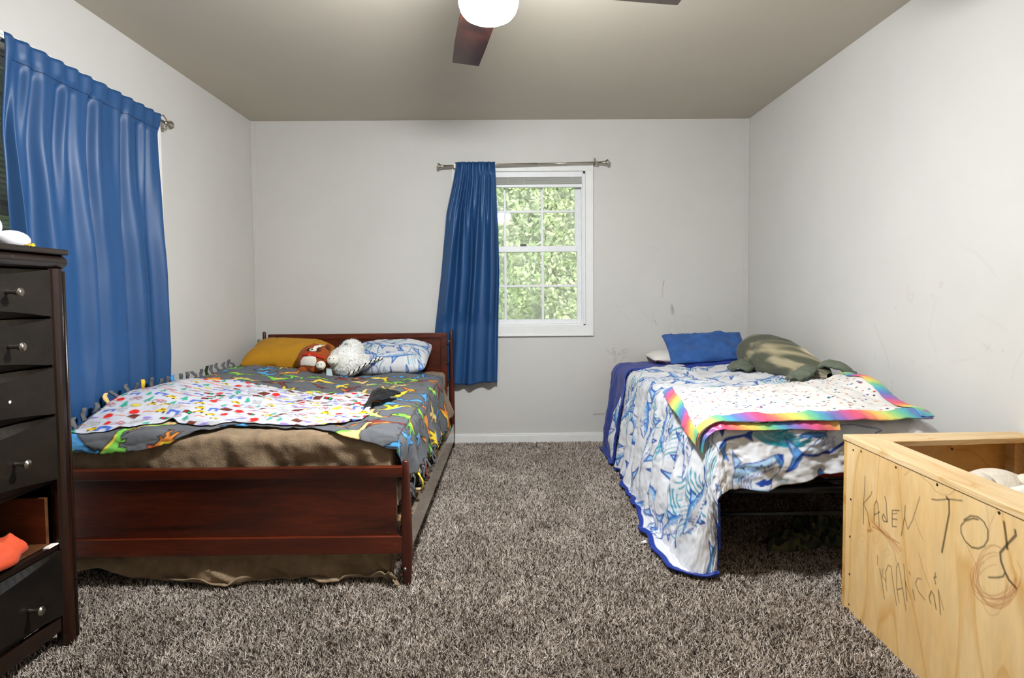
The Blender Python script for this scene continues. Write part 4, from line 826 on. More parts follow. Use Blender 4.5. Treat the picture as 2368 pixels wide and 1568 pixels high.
for a, s_ in (((760, 803), 1), ((727, 798), .5)):
    q = on(*a, y=3.735); e_ = ellipsoid('ear', (q[0], 3.735, q[2]), (.024*s_, .014, .026*s_), M['rust'], bear, n=16, m=10)
    ellipsoid('inner_ear', (q[0], 3.724, q[2]), (.016*s_, .008, .017*s_), M['darkrust'], e_, n=14, m=8)
for x in (-.06, .015): ellipsoid('foot', (bc[0]+x, bc[1]-.052, .660), (.03, .03, .022), M['rust'], bear)
# white fluffy plush
wp = thing('plush_toy', 'fluffy white plush yeti lying between brown plush and shark pillow', 'plush toy', (-1.07, 3.72, .62))
wb = np.array([-1.040, 3.722, .712]); wr_ = (.108, .074, .092); wh = np.array([-1.026, 3.782, .782]); whr = (.070, .062, .056)
ellipsoid('body', wb, wr_, M['fur'], wp, n=36, m=24); ellipsoid('head', wh, whr, M['fur'], wp, n=28, m=20)
arm = MB().tube([(-.985, 3.76, .735), (-.945, 3.74, .70), (-.915, 3.72, .668)], [.042, .04, .022], 14).obj('arm', M['fur'], wp, smooth=True)
v, f = furmesh([(wb, wr_, .42), (wh, whr, .36), ((-.955, 3.745, .705), (.045, .04, .045), .22)], 7500, .017, .0022, 3); fo = obj('fur', v, f, M['fur'], wp); fo['kind'] = 'stuff'
for a, sz in (((742, 845), .030), ((770, 833), .037)):
    yf_ = 3.615 if sz < .035 else 3.640; q = on(*a, y=yf_); c = np.array([q[0], yf_, q[2]]); ft = ellipsoid('foot', c, (sz, sz*.9, sz*.95), M['cream'], wp, n=20, m=14)
    for ex, ez in ((-.35, .35), (.35, .35)): ellipsoid('foot_eye', c+np.array([ex*sz, -sz*.80, ez*sz]), (.0035,)*3, M['furblack'], ft, n=8, m=6)
    MB().tube([c+np.array([sz*.45*t_, -sz*.82, -sz*.45-.15*sz*(1-t_*t_)]) for t_ in (-1, -.5, 0, .5, 1)], .002, 6).obj('foot_mouth', M['furblack'], ft)
q = on(760, 857, y=3.64); MB().hexa([(q[0]-.018, 3.64, .622), (q[0]+.022, 3.64, .622), (q[0]+.022, 3.655, .622), (q[0]-.018, 3.655, .622)], [(q[0]-.02, 3.655, .672), (q[0]+.010, 3.655, .672), (q[0]+.010, 3.668, .672), (q[0]-.02, 3.668, .672)]).obj('scarf', M['paleblue'], wp, bevel=.003)
q = on(788, 793.5, y=3.75); ellipsoid('ear', (q[0], 3.765, q[2]), (.011, .009, .017), M['furblack'], wp, rot=Euler((0, .4, 0)), n=12, m=8, label='black felt ear')
q = on(815, 787, y=3.80); ellipsoid('ear', (q[0], 3.80, q[2]), (.006, .006, .013), M['furblack'], wp, n=10, m=8, label='black felt ear')
q = on(801, 796, y=3.735); MB().tube([(q[0]-.013, 3.738, q[2]-.005), (q[0]-.006, 3.732, q[2]+.002), (q[0]+.006, 3.732, q[2]+.002), (q[0]+.013, 3.738, q[2]-.005)], .003, 8).obj('brow', M['furblack'], wp)
# braided cord
cord = thing('braided_cord', 'black and white braided cord draped over the shark pillow', 'cord', (-.93, 3.72, .64))
cp = [np.array(on(*a)) for a in ()]
cp = [np.array([-1.005, 3.630, .634]), np.array([-.965, 3.645, .655]), np.array([-.92, 3.660, .684]), np.array([-.88, 3.715, .706]), np.array([-.85, 3.765, .716]), np.array([-.825, 3.795, .716])]
tt = np.linspace(0, 5, 90); cc = np.stack([np.interp(tt, range(6), [p[k] for p in cp]) for k in range(3)], 1)
for ph_, mt in ((0, 'cream'), (2.1, 'cream'), (4.2, 'furblack')):
    MB().tube([c+np.array([.004*math.sin(t_*9+ph_)*.3, .005*math.sin(t_*9+ph_), .006*math.cos(t_*9+ph_)]) for c, t_ in zip(cc, tt)], .005, 6).obj('strand', M[mt], cord, smooth=True)

# ================================================================== TWIN BED (BED TWO)
b2f = thing('metal_bed_frame', 'black metal platform bed frame under the shark comforter', 'bed frame', (1.32, 3.2, 0))
FX0, FX1, FY0, FY1 = .835, 1.715, 2.215, 4.19
MB().tube([(FX0+.03, FY0, .350), (FX1-.03, FY0, .350), (FX1, FY0+.03, .350), (FX1, FY1-.03, .350), (FX1-.03, FY1, .350), (FX0+.03, FY1, .350), (FX0, FY1-.03, .350), (FX0, FY0+.03, .350), (FX0+.03, FY0, .350)], .0165, 12).obj('top_rail', M['blackmetal'], b2f, smooth=True)
for y in (FY0+.03, 3.2, FY1-.03): MB().tube([(FX0+.01, y, .243), (FX1-.01, y, .243)], .009, 10).obj('cross_bar', M['blackmetal'], b2f, smooth=True)
for x in (FX0+.02, FX1-.02):
    for y in (FY0+.26, 3.2, FY1-.03): MB().tube([(x, y, 0), (x, y, .345)], .014, 10).obj('leg', M['blackmetal'], b2f, smooth=True)
box('centre_beam', 1.29, 1.33, FY0, FY1, .315, .345, M['blackmetal'], b2f, bevel=.003)
for k in range(14): MB().tube([(FX0, FY0+.1+k*.138, .350), (FX1, FY0+.1+k*.138, .350)], .006, 8).obj('support_wire', M['blackmetal'], b2f, smooth=True)
ma2 = thing('mattress', 'twin mattress in a red sheet on the black metal frame', 'mattress', (1.32, 3.25, .367))
box('mattress_body', .868, 1.650, 2.280, 4.285, .368, .552, M['red'], ma2, bevel=.03)
ellipsoid('sheet_corner', (.838, 4.21, .560), (.030, .065, .055), M['red'], ma2)
def z2(x, y): return .590+.052*smooth(1.25, 1.80, x)*smooth(2.25, 2.65, y)+.018*np.exp(-((x-1.3)/.3)**2)+.012*smooth(2.3, 2.6, y)
X2E, Y2E = .850, 2.250
def bed2(a, b, **k): return drape(a, b, X2E, Y2E, -1, z2, **k)
nu, nv = 365, 440; A0, B0 = np.meshgrid(np.linspace(-.965, .70, nu), np.linspace(-1.66, .27, nv), indexing='ij')
xx = X2E-np.minimum(A0, 0); bm = interp(xx, [(.85, .262), (1.0, .262), (1.3, .215), (1.82, .17)]); bm = np.where(A0 > 0, .262, bm)
vB = (B0+1.66)/1.93; B = -1.66+(bm+1.66)*vB
am = interp(B, [(-1.66, .60), (-.9, .64), (-.35, .665), (.0, .64), (.27, .60)])+.02*noise2(B*5, B*0, 2); A = np.where(A0 > 0, A0*am/.70, A0)
wrapv = np.clip(B/.262, 0, 1)*(A > 0)
P = bed2(A, B, R=.042, flare=.105, fold=.026, seed=81, freq=6, wr=.012, wf=8, wstr=(.8, 1.5), stack=.030, floor=.024, wrap=wrapv, lift=.006)
P[..., 2] += .006*np.abs(noise2(A*16, B*5, 7))*(A < 0)
red = smooth(-.70, -.10, B)*(A < 0); P[..., 0] -= .085*red*np.clip(-A/.965, 0, 1)**3; e_ = np.clip((A+.965)/.070, 0, 1); P[..., 2] -= red*.10*(1-e_)**2.2*np.clip(1-np.maximum(B, 0)/.1, 0, 1)
# print
cvs = sharkprint(1.80, 2.05, .0026, 44, .27)
cA, cB = 1.0, 1.70
def footpt(px, py):
    q = on(px, py, y=2.195); return np.array([X2E-q[0]+cA, (float(z2(np.array(q[0]), np.array(2.25)))+.006-q[2])+.024+cB])
x0, y0 = footpt(1640, 985), footpt(2230, 1150)
rc = np.array([[x0[0]+.01, x0[1]-.02], [y0[0]-.05, x0[1]-.02], [y0[0]-.05, y0[1]+.1], [x0[0]+.01, y0[1]+.1]]); cvs.poly(rc, (214, 214, 216))
def pxT(cx, cy, w_, h_, rot=0):
    c0 = footpt(cx, cy); ca, sa = math.cos(rot), math.sin(rot)
    return lambda Q: np.stack([c0[0]-(np.asarray(Q)[:, 0]*w_*ca-np.asarray(Q)[:, 1]*h_*sa), c0[1]-(np.asarray(Q)[:, 0]*w_*sa+np.asarray(Q)[:, 1]*h_*ca)], 1)
r = random.Random(9)
def pstroke(pts, w_, col): cvs.stroke([footpt(*p) for p in pts], w_, col)
def ppoly(pts, col, out=True):
    Q = [footpt(*p) for p in pts]; cvs.poly(Q, col)
    if out: cvs.stroke(Q, .0042, NAVY, closed=True)
# swirl
for k in range(9):
    ex = 22+7*k; a0 = .15+r.uniform(0, .3); pstroke([(1822-ex*1.1*math.cos(t_), 1000+ex*.62*math.sin(t_)*.9-8) for t_ in np.linspace(a0, a0+r.uniform(1.6, 2.4), 12)], r.uniform(.004, .009), TEAL)
for k in range(5): pstroke([(1790+14*k, 1012-5*k), (1830+9*k, 990-5*k), (1880+6*k, 985-3*k)], .006, TEAL)
# shark at upper left of the foot side: belly line, fins
ppoly([(1640, 1010), (1668, 985), (1720, 972), (1790, 972), (1822, 994), (1790, 996), (1760, 1000), (1738, 1004), (1700, 1016), (1662, 1030), (1650, 1050)], (206, 214, 222)); ppoly([(1676, 1020), (1658, 1044), (1670, 1062), (1686, 1071), (1678, 1048), (1680, 1026)], MID); ppoly([(1722, 1012), (1742, 1025), (1738, 1006)], NAVY)
pstroke([(1655, 1035), (1675, 1025), (1700, 1016), (1722, 1010), (1740, 1004)], .012, NAVY); ppoly([(1668, 986), (1676, 986), (1678, 1000), (1671, 1014)], NAVY)
ppoly([(1776, 974), (1788, 972), (1800, 985), (1822, 993), (1800, 994), (1782, 984)], MID)
for k in range(80): x, y = r.uniform(1684, 1760), r.uniform(982, 1000); pstroke([(x, y), (x+2, y-2)], .002, MID)
# shark heading up, tail towards the bed corner
ppoly([(1852, 1048), (1880, 1028), (1905, 1008), (1935, 990), (1990, 985), (2060, 1000), (2020, 1020), (1960, 1025), (1925, 1045), (1895, 1056), (1862, 1054)], (206, 214, 222))
pstroke([(1856, 1052), (1890, 1056), (1925, 1046), (1955, 1028), (1975, 1012)], .012, NAVY)
ppoly([(1853, 1048), (1836, 1030), (1817, 1015), (1824, 1035), (1831, 1055), (1820, 1075), (1810, 1091), (1832, 1080), (1850, 1060)], MID); ppoly([(1838, 1036), (1824, 1022), (1832, 1044)], PALE, False); pstroke([(1850, 1050), (1834, 1070), (1814, 1089)], .009, NAVY)
ppoly([(1847, 1010), (1868, 1004), (1910, 1003), (1918, 1010), (1890, 1014), (1855, 1014)], MID); ppoly([(1908, 972), (1922, 972), (1924, 990), (1910, 992)], NAVY); ppoly([(1906, 1048), (1918, 1042), (1916, 1052)], NAVY)
for k in range(70): x, y = r.uniform(1895, 1935), r.uniform(1014, 1046); pstroke([(x, y), (x+3, y-2)], .002, NAVY)
sharkhead(cvs, pxT(1748, 1095, .205, .165), .0042, r)
ppoly([(1888, 1106), (1890, 1090), (1896, 1086), (1904, 1096), (1903, 1107)], MID)
for k in range(3): pstroke([(1785, 1098+5*k), (1800, 1106+5*k), (1815, 1108+5*k)], .003, TEAL)
cols = cvs.sample(A+cA, B+cB)
trim = ((A > am-.020) & (A > .2)) | ((B > bm-.020) & (A > .30)); cols[trim] = lin(24, 50, 140)
cf = tag(grid('shark_comforter', P, M['shark'], cols=cols, solid=.010, solid_mat=M['royal']), 'white comforter printed with blue sharks, trailing onto the carpet', 'comforter')
# its royal blue back, folded over at the head
nu, nv = 220, 60; A, V_ = np.meshgrid(np.linspace(-.955, .655, nu), np.linspace(0, 1, nv), indexing='ij')
bn = interp(A, [(-.96, -1.60), (-.05, -1.60), (.05, -1.54), (.25, -1.46), (.66, -1.42)]); bf = interp(A, [(-.96, -1.93), (0, -1.93), (.3, -1.86), (.66, -1.82)]); B = bf+(bn-bf)*V_
P = bed2(A, B, R=.050, flare=.085, fold=.016, seed=91, freq=5, wr=.008, wf=6, lift=.020, floor=.03, stack=.02)
P[..., 2] -= .010*smooth(.93, 1, V_)*(A < 0)
grid('folded_lining', P, M['royal'], cf, solid=.012, label='royal blue back folded over at the head')
def z2b(x, y):
    """top of the comforter, and of its folded lining at the head"""
    x = np.asarray(x, float); y = np.asarray(y, float); a = np.minimum(X2E-x, 0.); b = np.minimum(Y2E-y, 0.)
    c = bed2(a, b, R=.042, flare=.105, fold=.026, seed=81, freq=6, wr=.012, wf=8, wstr=(.8, 1.5), lift=.006)[..., 2]+.006*np.abs(noise2(a*16, b*5, 7))
    l = bed2(a, b, R=.050, flare=.085, fold=.016, seed=91, freq=5, wr=.008, wf=6, lift=.020)[..., 2]
    return np.where(y > 3.845, np.maximum(c, l), c)
# white flannel with dots and a rainbow satin edge
nu, nv = 250, 190; U, V_ = np.meshgrid(np.linspace(0, 1, nu), np.linspace(0, 1, nv), indexing='ij')
def rbab(U, V_):
    aL, aR = .065+.105*V_, -.880+.06*V_+.02*np.sin(V_*3.1); bL = -.60+.645*V_; bR = -.61+.655*V_
    a = aL+(aR-aL)*U; b = bL+(bR-bL)*U-.0*V_; b = b+.06*np.sin(U*np.pi)*(1-V_)+.022*np.sin(U*np.pi)*V_+.012*noise2(U*5, V_*3, 5)*V_
    return a, b
cvr = Canvas(1.15, .95, .0028, (226, 222, 216)); r = random.Random(5); DC = [(186, 36, 36), (40, 70, 150), (30, 120, 100), (222, 140, 30), (28, 30, 50), (206, 86, 80), (96, 56, 140)]
for k in range(560):
    q = (r.uniform(0, 1.1), r.uniform(0, .9)); cvr.poly(ell(q[0], q[1], r.uniform(.0050, .0080), r.uniform(.0045, .0070), 8), r.choice(DC))
a, b = rbab(U, V_); P = bed2(a, b, R=.045, seed=95, wr=.007, wf=8, lift=.044, fold=.004)
P[..., 2] += .010*ridge(U*5, V_*3+U, 97)*(a < 0)+.030*np.exp(-((U-.97)/.06)**2-((V_-.35)/.25)**2)
rb = tag(grid('rainbow_blanket', P, M['rainbow'], cols=cvr.sample(U*1.0+.02, V_*.75+.02), solid=.005), 'white dotted blanket with rainbow satin edge on the shark comforter', 'blanket')
import colorsys
RB = np.array([lin(*c) for c in ((226, 92, 112), (236, 140, 92), (234, 200, 100), (206, 216, 110), (122, 196, 136), (84, 168, 186), (100, 124, 188), (156, 104, 172), (214, 90, 138), (226, 92, 112))])
def rainbow(s_): x = (s_ % 1)*9; return np.stack([np.interp(x, range(10), RB[:, k_]) for k_ in range(3)], -1)
for nm, fu, off, ln_ in (('n', lambda s_, w_: (s_, 1.01-w_*.075), 0, 1.0), ('l', lambda s_, w_: (-.006+w_*.055, s_), .55, .68), ('r', lambda s_, w_: (1.006-w_*.055, s_), .2, .85), ('n2', lambda s_, w_: (s_*.62, 1.035-w_*.05), .45, .62)):
    S_, W_ = np.meshgrid(np.linspace(0, 1, 200), np.linspace(0, 1, 14), indexing='ij'); Uu, Vv = fu(S_, W_); a, b = rbab(Uu, Vv)
    lo = .037 if nm == 'n2' else .055
    P = bed2(a, b, R=.045, seed=95, wr=.007, wf=8, lift=lo, fold=.004); Ui = np.clip(Uu, 0, 1)
    P[..., 2] += .010*ridge(Uu*5, Vv*3+Uu, 97)*(a < 0)+.030*np.exp(-((Uu-.97)/.06)**2-((Vv-.35)/.25)**2)+.002*np.sin(S_*ln_*150+W_*5)*np.sin(W_*3.1)-.004*(1-W_)
    grid('satin_edge', P, M['satin'], rb, cols=rainbow(S_*ln_*2.75+off+W_*.10), solid=.003, flip=nm == 'l')
# pillows at the head
wpil = pillow('pillow', 'white pillow lying under the blue velour pillow', (1.36, 4.150, .668), .66, .30, .09, Euler((.05, 0, 0)), M['whitecloth'], seed=14, sag=lambda x, y: z2b(x, y)+.001)
MB().tube([(1.045, 4.02, .640), (1.060, 3.985, .662), (1.10, 3.975, .655), (1.135, 3.97, .638)], .0035, 6).obj('pillowcase_piping', M['darkrust'], wpil)
pillow('pillow', 'flat blue velour pillow propped at the head of the twin bed', (1.418, 4.022, .746), .57, .30, .075, Euler((.64, -.035, -.02)), M['velour'], seed=17, wrk=.012, p=6, n=90, m=60, rnd=.0, sag=lambda x, y: z2b(x, y)+.001)
U, V_ = np.meshgrid(np.linspace(0, 1, 16), np.linspace(0, 1, 12), indexing='ij')
c0, c1, c2 = on(1700, 812, y=4.08), on(1728, 794, y=4.06), on(1716, 818, y=4.03); Q = c0+(c1-c0)*U[..., None]+(c2-c0)*V_[..., None]*(1-.6*U[..., None]); Q[..., 1] += .01*np.sin(U*6)
tag(grid('blue_cloth', Q, M['velour'], solid=.012), 'blue cloth corner poking out between velour pillow and seal', 'cloth')
# seal
se = thing('plush_seal', 'big grey green plush seal lying along the wall on the twin bed', 'plush toy', (1.62, 3.5, .64))
secs = [(3.92, 1.665, .715, .028, .03), (3.885, 1.662, .720, .060, .062), (3.81, 1.650, .730, .100, .100), (3.70, 1.635, .738, .128, .122), (3.52, 1.62, .742, .142, .132), (3.36, 1.615, .736, .140, .124), (3.22, 1.635, .720, .115, .102), (3.10, 1.665, .702, .080, .072), (3.01, 1.69, .692, .045, .045), (2.97, 1.70, .688, .015, .015)]
sy_ = [s_[0] for s_ in secs][::-1]; n, m_ = 70, 48; Ys = np.linspace(2.97, 3.92, n); th = np.linspace(0, 2*np.pi, m_, endpoint=False); Yg, Tg = np.meshgrid(Ys, th, indexing='ij')
ip = lambda k: np.interp(Yg, sy_, [s_[k] for s_ in secs][::-1]); kk = 1+.05*noise2(Yg*9, np.cos(Tg)*2, 4)
P = np.stack([ip(1)+ip(3)*kk*np.cos(Tg), Yg, ip(2)+ip(4)*kk*np.sin(Tg)], -1); P[..., 0] = np.minimum(P[..., 0], XR-.02); P[..., 2] = np.maximum(P[..., 2], z2b(P[..., 0], P[..., 1])+.001)
tone = .5+.5*np.clip(fbm(Yg*7+np.cos(Tg)*1.2, np.sin(Tg)*2.2+Yg*2, 6, 3)*1.3, -1, 1); light = np.array(lin(172, 160, 128))/np.array(lin(132, 124, 98)); dark = np.array(lin(88, 90, 74))/np.array(lin(132, 124, 98))
cols = (dark+(light-dark)*smooth(.25, .95, tone)[..., None])
face = smooth(.07, .03, np.hypot((Yg-3.17)*.8, (Tg-.85)*.09)); cols = cols*(1-face[..., None])+face[..., None]*np.array(lin(224, 204, 176))/np.array(lin(132, 124, 98))
i = np.arange(n*m_).reshape(n, m_); j = np.roll(i, -1, 1); f = np.stack([i[:-1], i[1:], j[1:], j[:-1]], -1).reshape(-1, 4)
obj('body', P.reshape(-1, 3), f, M['seal'], se, smooth=True, cols=cols)
def flip_(name, pts, wd, th_, mat, seed):
    pts = np.array(pts, float); n = len(pts)*8; t_ = np.linspace(0, len(pts)-1, n); C = np.stack([np.interp(t_, range(len(pts)), pts[:, k]) for k in range(3)], 1); Wd = np.interp(t_, range(len(wd)), wd)
    V_ = np.linspace(-1, 1, 13); tn = np.gradient(C, axis=0); tn /= np.linalg.norm(tn, axis=1)[:, None]; sd = np.cross(tn, np.array([0, 0, 1.])); sd /= np.linalg.norm(sd, axis=1)[:, None]+1e-9
    P = C[:, None]+sd[:, None]*(V_[None, :, None]*Wd[:, None, None]); P[..., 2] += th_*(1-V_[None]**2)+.009*ridge(t_[:, None]*1.7+V_[None], V_[None]*2.2+t_[:, None], seed)
    P[..., 2] = np.maximum(P[..., 2], z2b(P[..., 0], P[..., 1])+.014); P[..., 0] = np.minimum(P[..., 0], XR-.015)
    return grid(name, P, mat, se, solid=.016)
flip_('front_flipper', [(1.52, 3.60, .685), (1.475, 3.53, .68), (1.43, 3.46, .665), (1.40, 3.42, .655)], [.03, .06, .075, .045], .02, M['flipper'], 3)
flip_('tail_flipper', [(1.66, 3.05, .695), (1.61, 3.02, .705), (1.55, 2.97, .690), (1.49, 2.935, .668), (1.455, 2.915, .660)], [.02, .035, .05, .035, .008], .02, M['flipper'], 5)
flip_('tail_flipper', [(1.68, 3.06, .70), (1.715, 3.00, .735), (1.75, 2.955, .725), (1.79, 2.925, .685), (1.80, 2.915, .680)], [.025, .05, .055, .04, .012], .02, M['flipper'], 8)

# ================================================================== PLYWOOD TOY BOX
tb = thing('toy_box', 'plywood toy box with pine top frame and marker writing on its side', 'toy box', (1.5, 1.4, 0))
tA, tB, tC, tD = np.array([1.200, 2.000]), np.array([1.162, .78]), np.array([1.829, 2.014]), np.array([1.829, .78])
HT, PT = .601, .018
def sidept(t_, inn=0.): d = (tB-tA)/np.linalg.norm(tB-tA); nrm = np.array([-d[1], d[0]]); return tA+d*t_+nrm*inn     # t_: distance from the far corner, inn: towards the inside
LS = np.linalg.norm(tB-tA)
def prism(pts, z0, z1): return MB().hexa([(p[0], p[1], z0) for p in pts], [(p[0], p[1], z1) for p in pts])
cvb = Canvas(.80, .66, .0018, (255, 255, 255)); r = random.Random(2)
def bq(cx, cy): q = on(1950+cx*.22954, 1120+cy*.2296, x=1.186); return (2.0-q[1], q[2])
INKB, CRAY = (38, 32, 28), (176, 96, 36)
def pen(pts, w=.0032, col=INKB, a=.85): cvb.stroke([bq(*p) for p in pts], w, col, a)
pen([(190, -80), (188, 0), (175, 190), (172, 400)]); pen([(262, 75), (250, 110), (175, 195), (215, 290), (245, 450)])
pen([(285, 380), (285, 210), (310, 165), (325, 200), (340, 430)]); pen([(285, 310), (345, 278)])
pen([(397, 125), (412, 180), (425, 380), (385, 372), (370, 340), (382, 300), (425, 380)], .0036)
pen([(550, 265), (475, 262), (475, 425), (520, 428)]); pen([(475, 350), (525, 355)]); pen([(480, 300), (530, 292)], .0024)
pen([(612, 215), (605, 330), (572, 515)]); pen([(605, 330), (640, 455), (690, 360), (765, 130)], .0026)
pen([(890, 150), (950, 160), (1060, 150), (1210, 165)], .0034); pen([(1045, 128), (1072, 160), (1075, 290), (1040, 470), (998, 685)], .0060)
pen([(1380, 355), (1320, 345), (1240, 370), (1198, 420), (1200, 490), (1240, 570), (1310, 635), (1380, 648), (1440, 625), (1480, 560), (1482, 460), (1440, 380), (1380, 330), (1300, 318), (1230, 360)], .0040)
pen([(1650, 380), (1668, 500), (1685, 650)], .0060); pen([(1768, 465), (1775, 515), (1690, 600), (1612, 690), (1618, 770), (1660, 880), (1700, 960), (1775, 1042)], .0062); pen([(1660, 890), (1640, 930), (1580, 940), (1490, 938)], .0040)
pen([(345, 850), (365, 960), (395, 1155)], .0034); pen([(378, 850), (372, 930), (405, 960), (420, 1075)], .0024); pen([(412, 980), (408, 880), (435, 815), (465, 830), (480, 960), (522, 1220)], .0028)
pen([(550, 1195), (525, 1050), (520, 840), (540, 795), (560, 900), (622, 1275)], .0028); pen([(530, 1062), (580, 1048)]); pen([(597, 805), (610, 950), (632, 1175)]); pen([(615, 980), (668, 1150)], .0022)
pen([(655, 880), (665, 915)]); pen([(690, 1060), (712, 1165)]); pen([(780, 955), (740, 948), (722, 1000), (755, 1085), (820, 1165)], .0028)
pen([(880, 1200), (864, 1140), (885, 1075), (915, 1120), (938, 1260)], .0036); pen([(960, 1060), (985, 1312)]); pen([(965, 1080), (1020, 1270)], .0020)
pen([(930, 895), (922, 950), (932, 1005)], .0034); pen([(912, 945), (940, 932)], .0030)
pen([(600, -90), (680, -150), (745, -110), (880, 0), (930, 70), (1000, 105), (1080, 105), (1150, 45)], .0018, INKB, .45)
for k in range(12): pen([(255+r.uniform(-20, 60), 370+r.uniform(-10, 60)), (400+r.uniform(-20, 30), 500+r.uniform(-20, 30)), (545+r.uniform(-60, 40), 620+r.uniform(-50, 100))], .0018, CRAY, .5)
pen([(440, 580), (500, 680), (520, 790)], .0024, CRAY, .6)
for k in range(7): a = k*.9; pen([(238-30*math.cos(a), 468-24*math.sin(a)), (238+30*math.cos(a), 468+24*math.sin(a))], .0020, CRAY, .5)
for k in range(16):
    cx, cy, rx_, ry_ = 1570+r.uniform(-40, 40), 930+r.uniform(-60, 90), 190+r.uniform(-60, 60), 290+r.uniform(-90, 60); a0 = r.uniform(-.6, .6)
    pen([(cx+rx_*math.cos(t_)*(1+.04*r.random()), cy+ry_*math.sin(t_)) for t_ in np.linspace(a0, a0+r.uniform(2.6, 5.0), 26)], .0019, CRAY, .42)
pen([(1450, 170), (1480, 300), (1490, 450)], .002, CRAY, .4); pen([(1580, 240), (1500, 420), (1490, 560)], .002, CRAY, .4); pen([(1250, 590), (1300, 700), (1400, 900)], .0024, CRAY, .4)
pen([(712, 335), (745, 440), (800, 560)], .0022, (150, 100, 50), .6); pen([(755, 690), (800, 860), (870, 1040)], .0024, (150, 100, 50), .6); pen([(322, 720), (322, 810)], .004, (110, 66, 30), .7)
for (cx, cy) in ((157, 540), (305, 555), (420, 690)): pen([(cx+26*math.cos(t_), cy+40*math.sin(t_)) for t_ in np.linspace(0, 6.3, 12)], .0015, CRAY, .35)
pen([(160, 585), (165, 690)], .0015, CRAY, .35); pen([(240, 520), (240, 650), (290, 690), (275, 900)], .0015, CRAY, .3)
# side panel with the writing
n, m_ = 350, 300; S_, Z_ = np.meshgrid(np.concatenate([np.linspace(.018, .76, n-2), [LS*.8, LS]]), np.linspace(.004, HT, m_), indexing='ij')
d_ = (tB-tA)/LS; P = np.stack([tA[0]+d_[0]*S_, tA[1]+d_[1]*S_, Z_], -1); g_ = gridfaces(n, m_)[:, ::-1]
pm = prism([sidept(.018, .0004), sidept(LS, .0004), sidept(LS, PT), sidept(.018, PT)], .004, HT); V = np.vstack([np.array(pm.v), P.reshape(-1, 3)]); Fq = np.vstack([np.array(pm.f), g_+8])
sp = obj('side_panel', V, Fq, M['ply'], tb, cols=np.vstack([np.ones((8, 3)), cvb.sample(S_, Z_).reshape(-1, 3)]), label='plywood side with marker lettering and crayon scribbles')
def q4(*p): return [tuple(x) for x in p]
e2 = (tC-tA)/np.linalg.norm(tC-tA); nb = np.array([e2[1], -e2[0]])
prism(q4(tA, tA+nb*PT, tC+nb*PT, tC), .004, HT).obj('end_panel', M['plyin'], tb)
prism(q4(tC+nb*PT+np.array([-PT, 0]), tD+np.array([-PT, 0]), tD, tC+nb*PT), .004, HT).obj('side_panel', M['plyin'], tb)
prism(q4(sidept(LS-PT, PT), sidept(LS, PT), tD+np.array([-PT, 0]), tD+np.array([-PT, PT])), .004, HT).obj('end_panel', M['plyin'], tb)
prism(q4(sidept(PT, PT), sidept(LS-PT, PT), tD+np.array([-PT, PT]), tC+nb*PT+np.array([-PT, 0])), .02, .035).obj('bottom_panel', M['plyin'], tb)
BWd = .103
prism(q4(sidept(-.002, -.004), sidept(LS, -.004), sidept(LS, BWd), sidept(BWd, BWd)), HT+.0015, HT+.0205).obj('top_board', M['pine'], tb, bevel=.002)
Ci = tC+np.array([-.055, -.09]); prism(q4(sidept(-.002, -.003)+e2*.002, sidept(BWd, BWd)+e2*.001, Ci+e2*.0, tC+np.array([-.002, 0])), HT+.0015, HT+.0205).obj('top_board', M['pinex'], tb, bevel=.002)
prism(q4(Ci+np.array([.001, 0]), tD+np.array([-.055, 0]), tD+np.array([-.002, 0]), tC+np.array([-.001, 0])), HT+.0015, HT+.0205).obj('top_board', M['pine'], tb, bevel=.002)
prism(q4(sidept(LS-.09, BWd), sidept(LS, BWd), tD+np.array([-.056, 0]), tD+np.array([-.056, .09])), HT+.0015, HT+.0205).obj('top_board', M['pinex'], tb, bevel=.002)
for c_ in (sidept(PT, PT), tC+nb*PT+np.array([-PT-.038, 0.])): c_ = np.array(c_); prism(q4(c_+np.array([0.001, -.04]), c_+np.array([.037, -.04]), c_+np.array([.037, -.001]), c_+np.array([.001, -.001])), .036, HT).obj('corner_post', M['pine'], tb, bevel=.001)
for a in ((1968, 1041), (1987, 1044), (2071, 1081), (2171, 1121), (2321, 1186), (1962, 1155), (1960, 1241), (1959, 1328), (1958, 1398)):
    q = on(*a, x=1.19); t_ = np.clip(2.0-q[1], .012, 9); s_ = sidept(t_); MB().lathe((s_[0]+.001, s_[1], q[2]), (-1, 0, 0), [(0, .0042), (.0016, .0042), (.0018, .002)], 10).obj('screw', M['steel'], tb)
for a in ((2194, 1036), (2337, 1034)): q = on(*a, y=1.995); MB().lathe((q[0], 1.998-PT+.001, q[2]), (0, -1, 0), [(0, .0042), (.0016, .0042)], 10).obj('screw', M['black'], tb)
# soft toy inside the box
pt = thing('plush_toy', 'cream plush animal lying inside the plywood toy box', 'plush toy', (1.62, 1.70, .036))
c0 = np.array([1.63, 1.62, .34])
ellipsoid('body', (1.53, 1.55, .245), (.17, .24, .205), M['tan'], pt, n=30, m=20, deform=lambda P: P*(1+.04*noise2(P[..., 0:1]*20, P[..., 2:3]*20, 3)))
q = on(2316, 1120, y=1.68); ellipsoid('head', (1.570, 1.790, .468), (.105, .095, .088), M['tan'], pt, n=28, m=20, deform=lambda P: P*(1+.05*noise2(P[..., 0:1]*30, P[..., 2:3]*30, 8)))
ellipsoid('ear', (1.495, 1.770, .530), (.032, .045, .022), M['tan'], pt); ellipsoid('ear', (1.640, 1.745, .530), (.045, .04, .022), M['tan'], pt)
MB().tube([(1.47, 1.70, .45), (1.49, 1.68, .500), (1.56, 1.67, .520), (1.64, 1.68, .49)], [.018, .026, .026, .018], 12).obj('arm', M['cream'], pt, smooth=True)

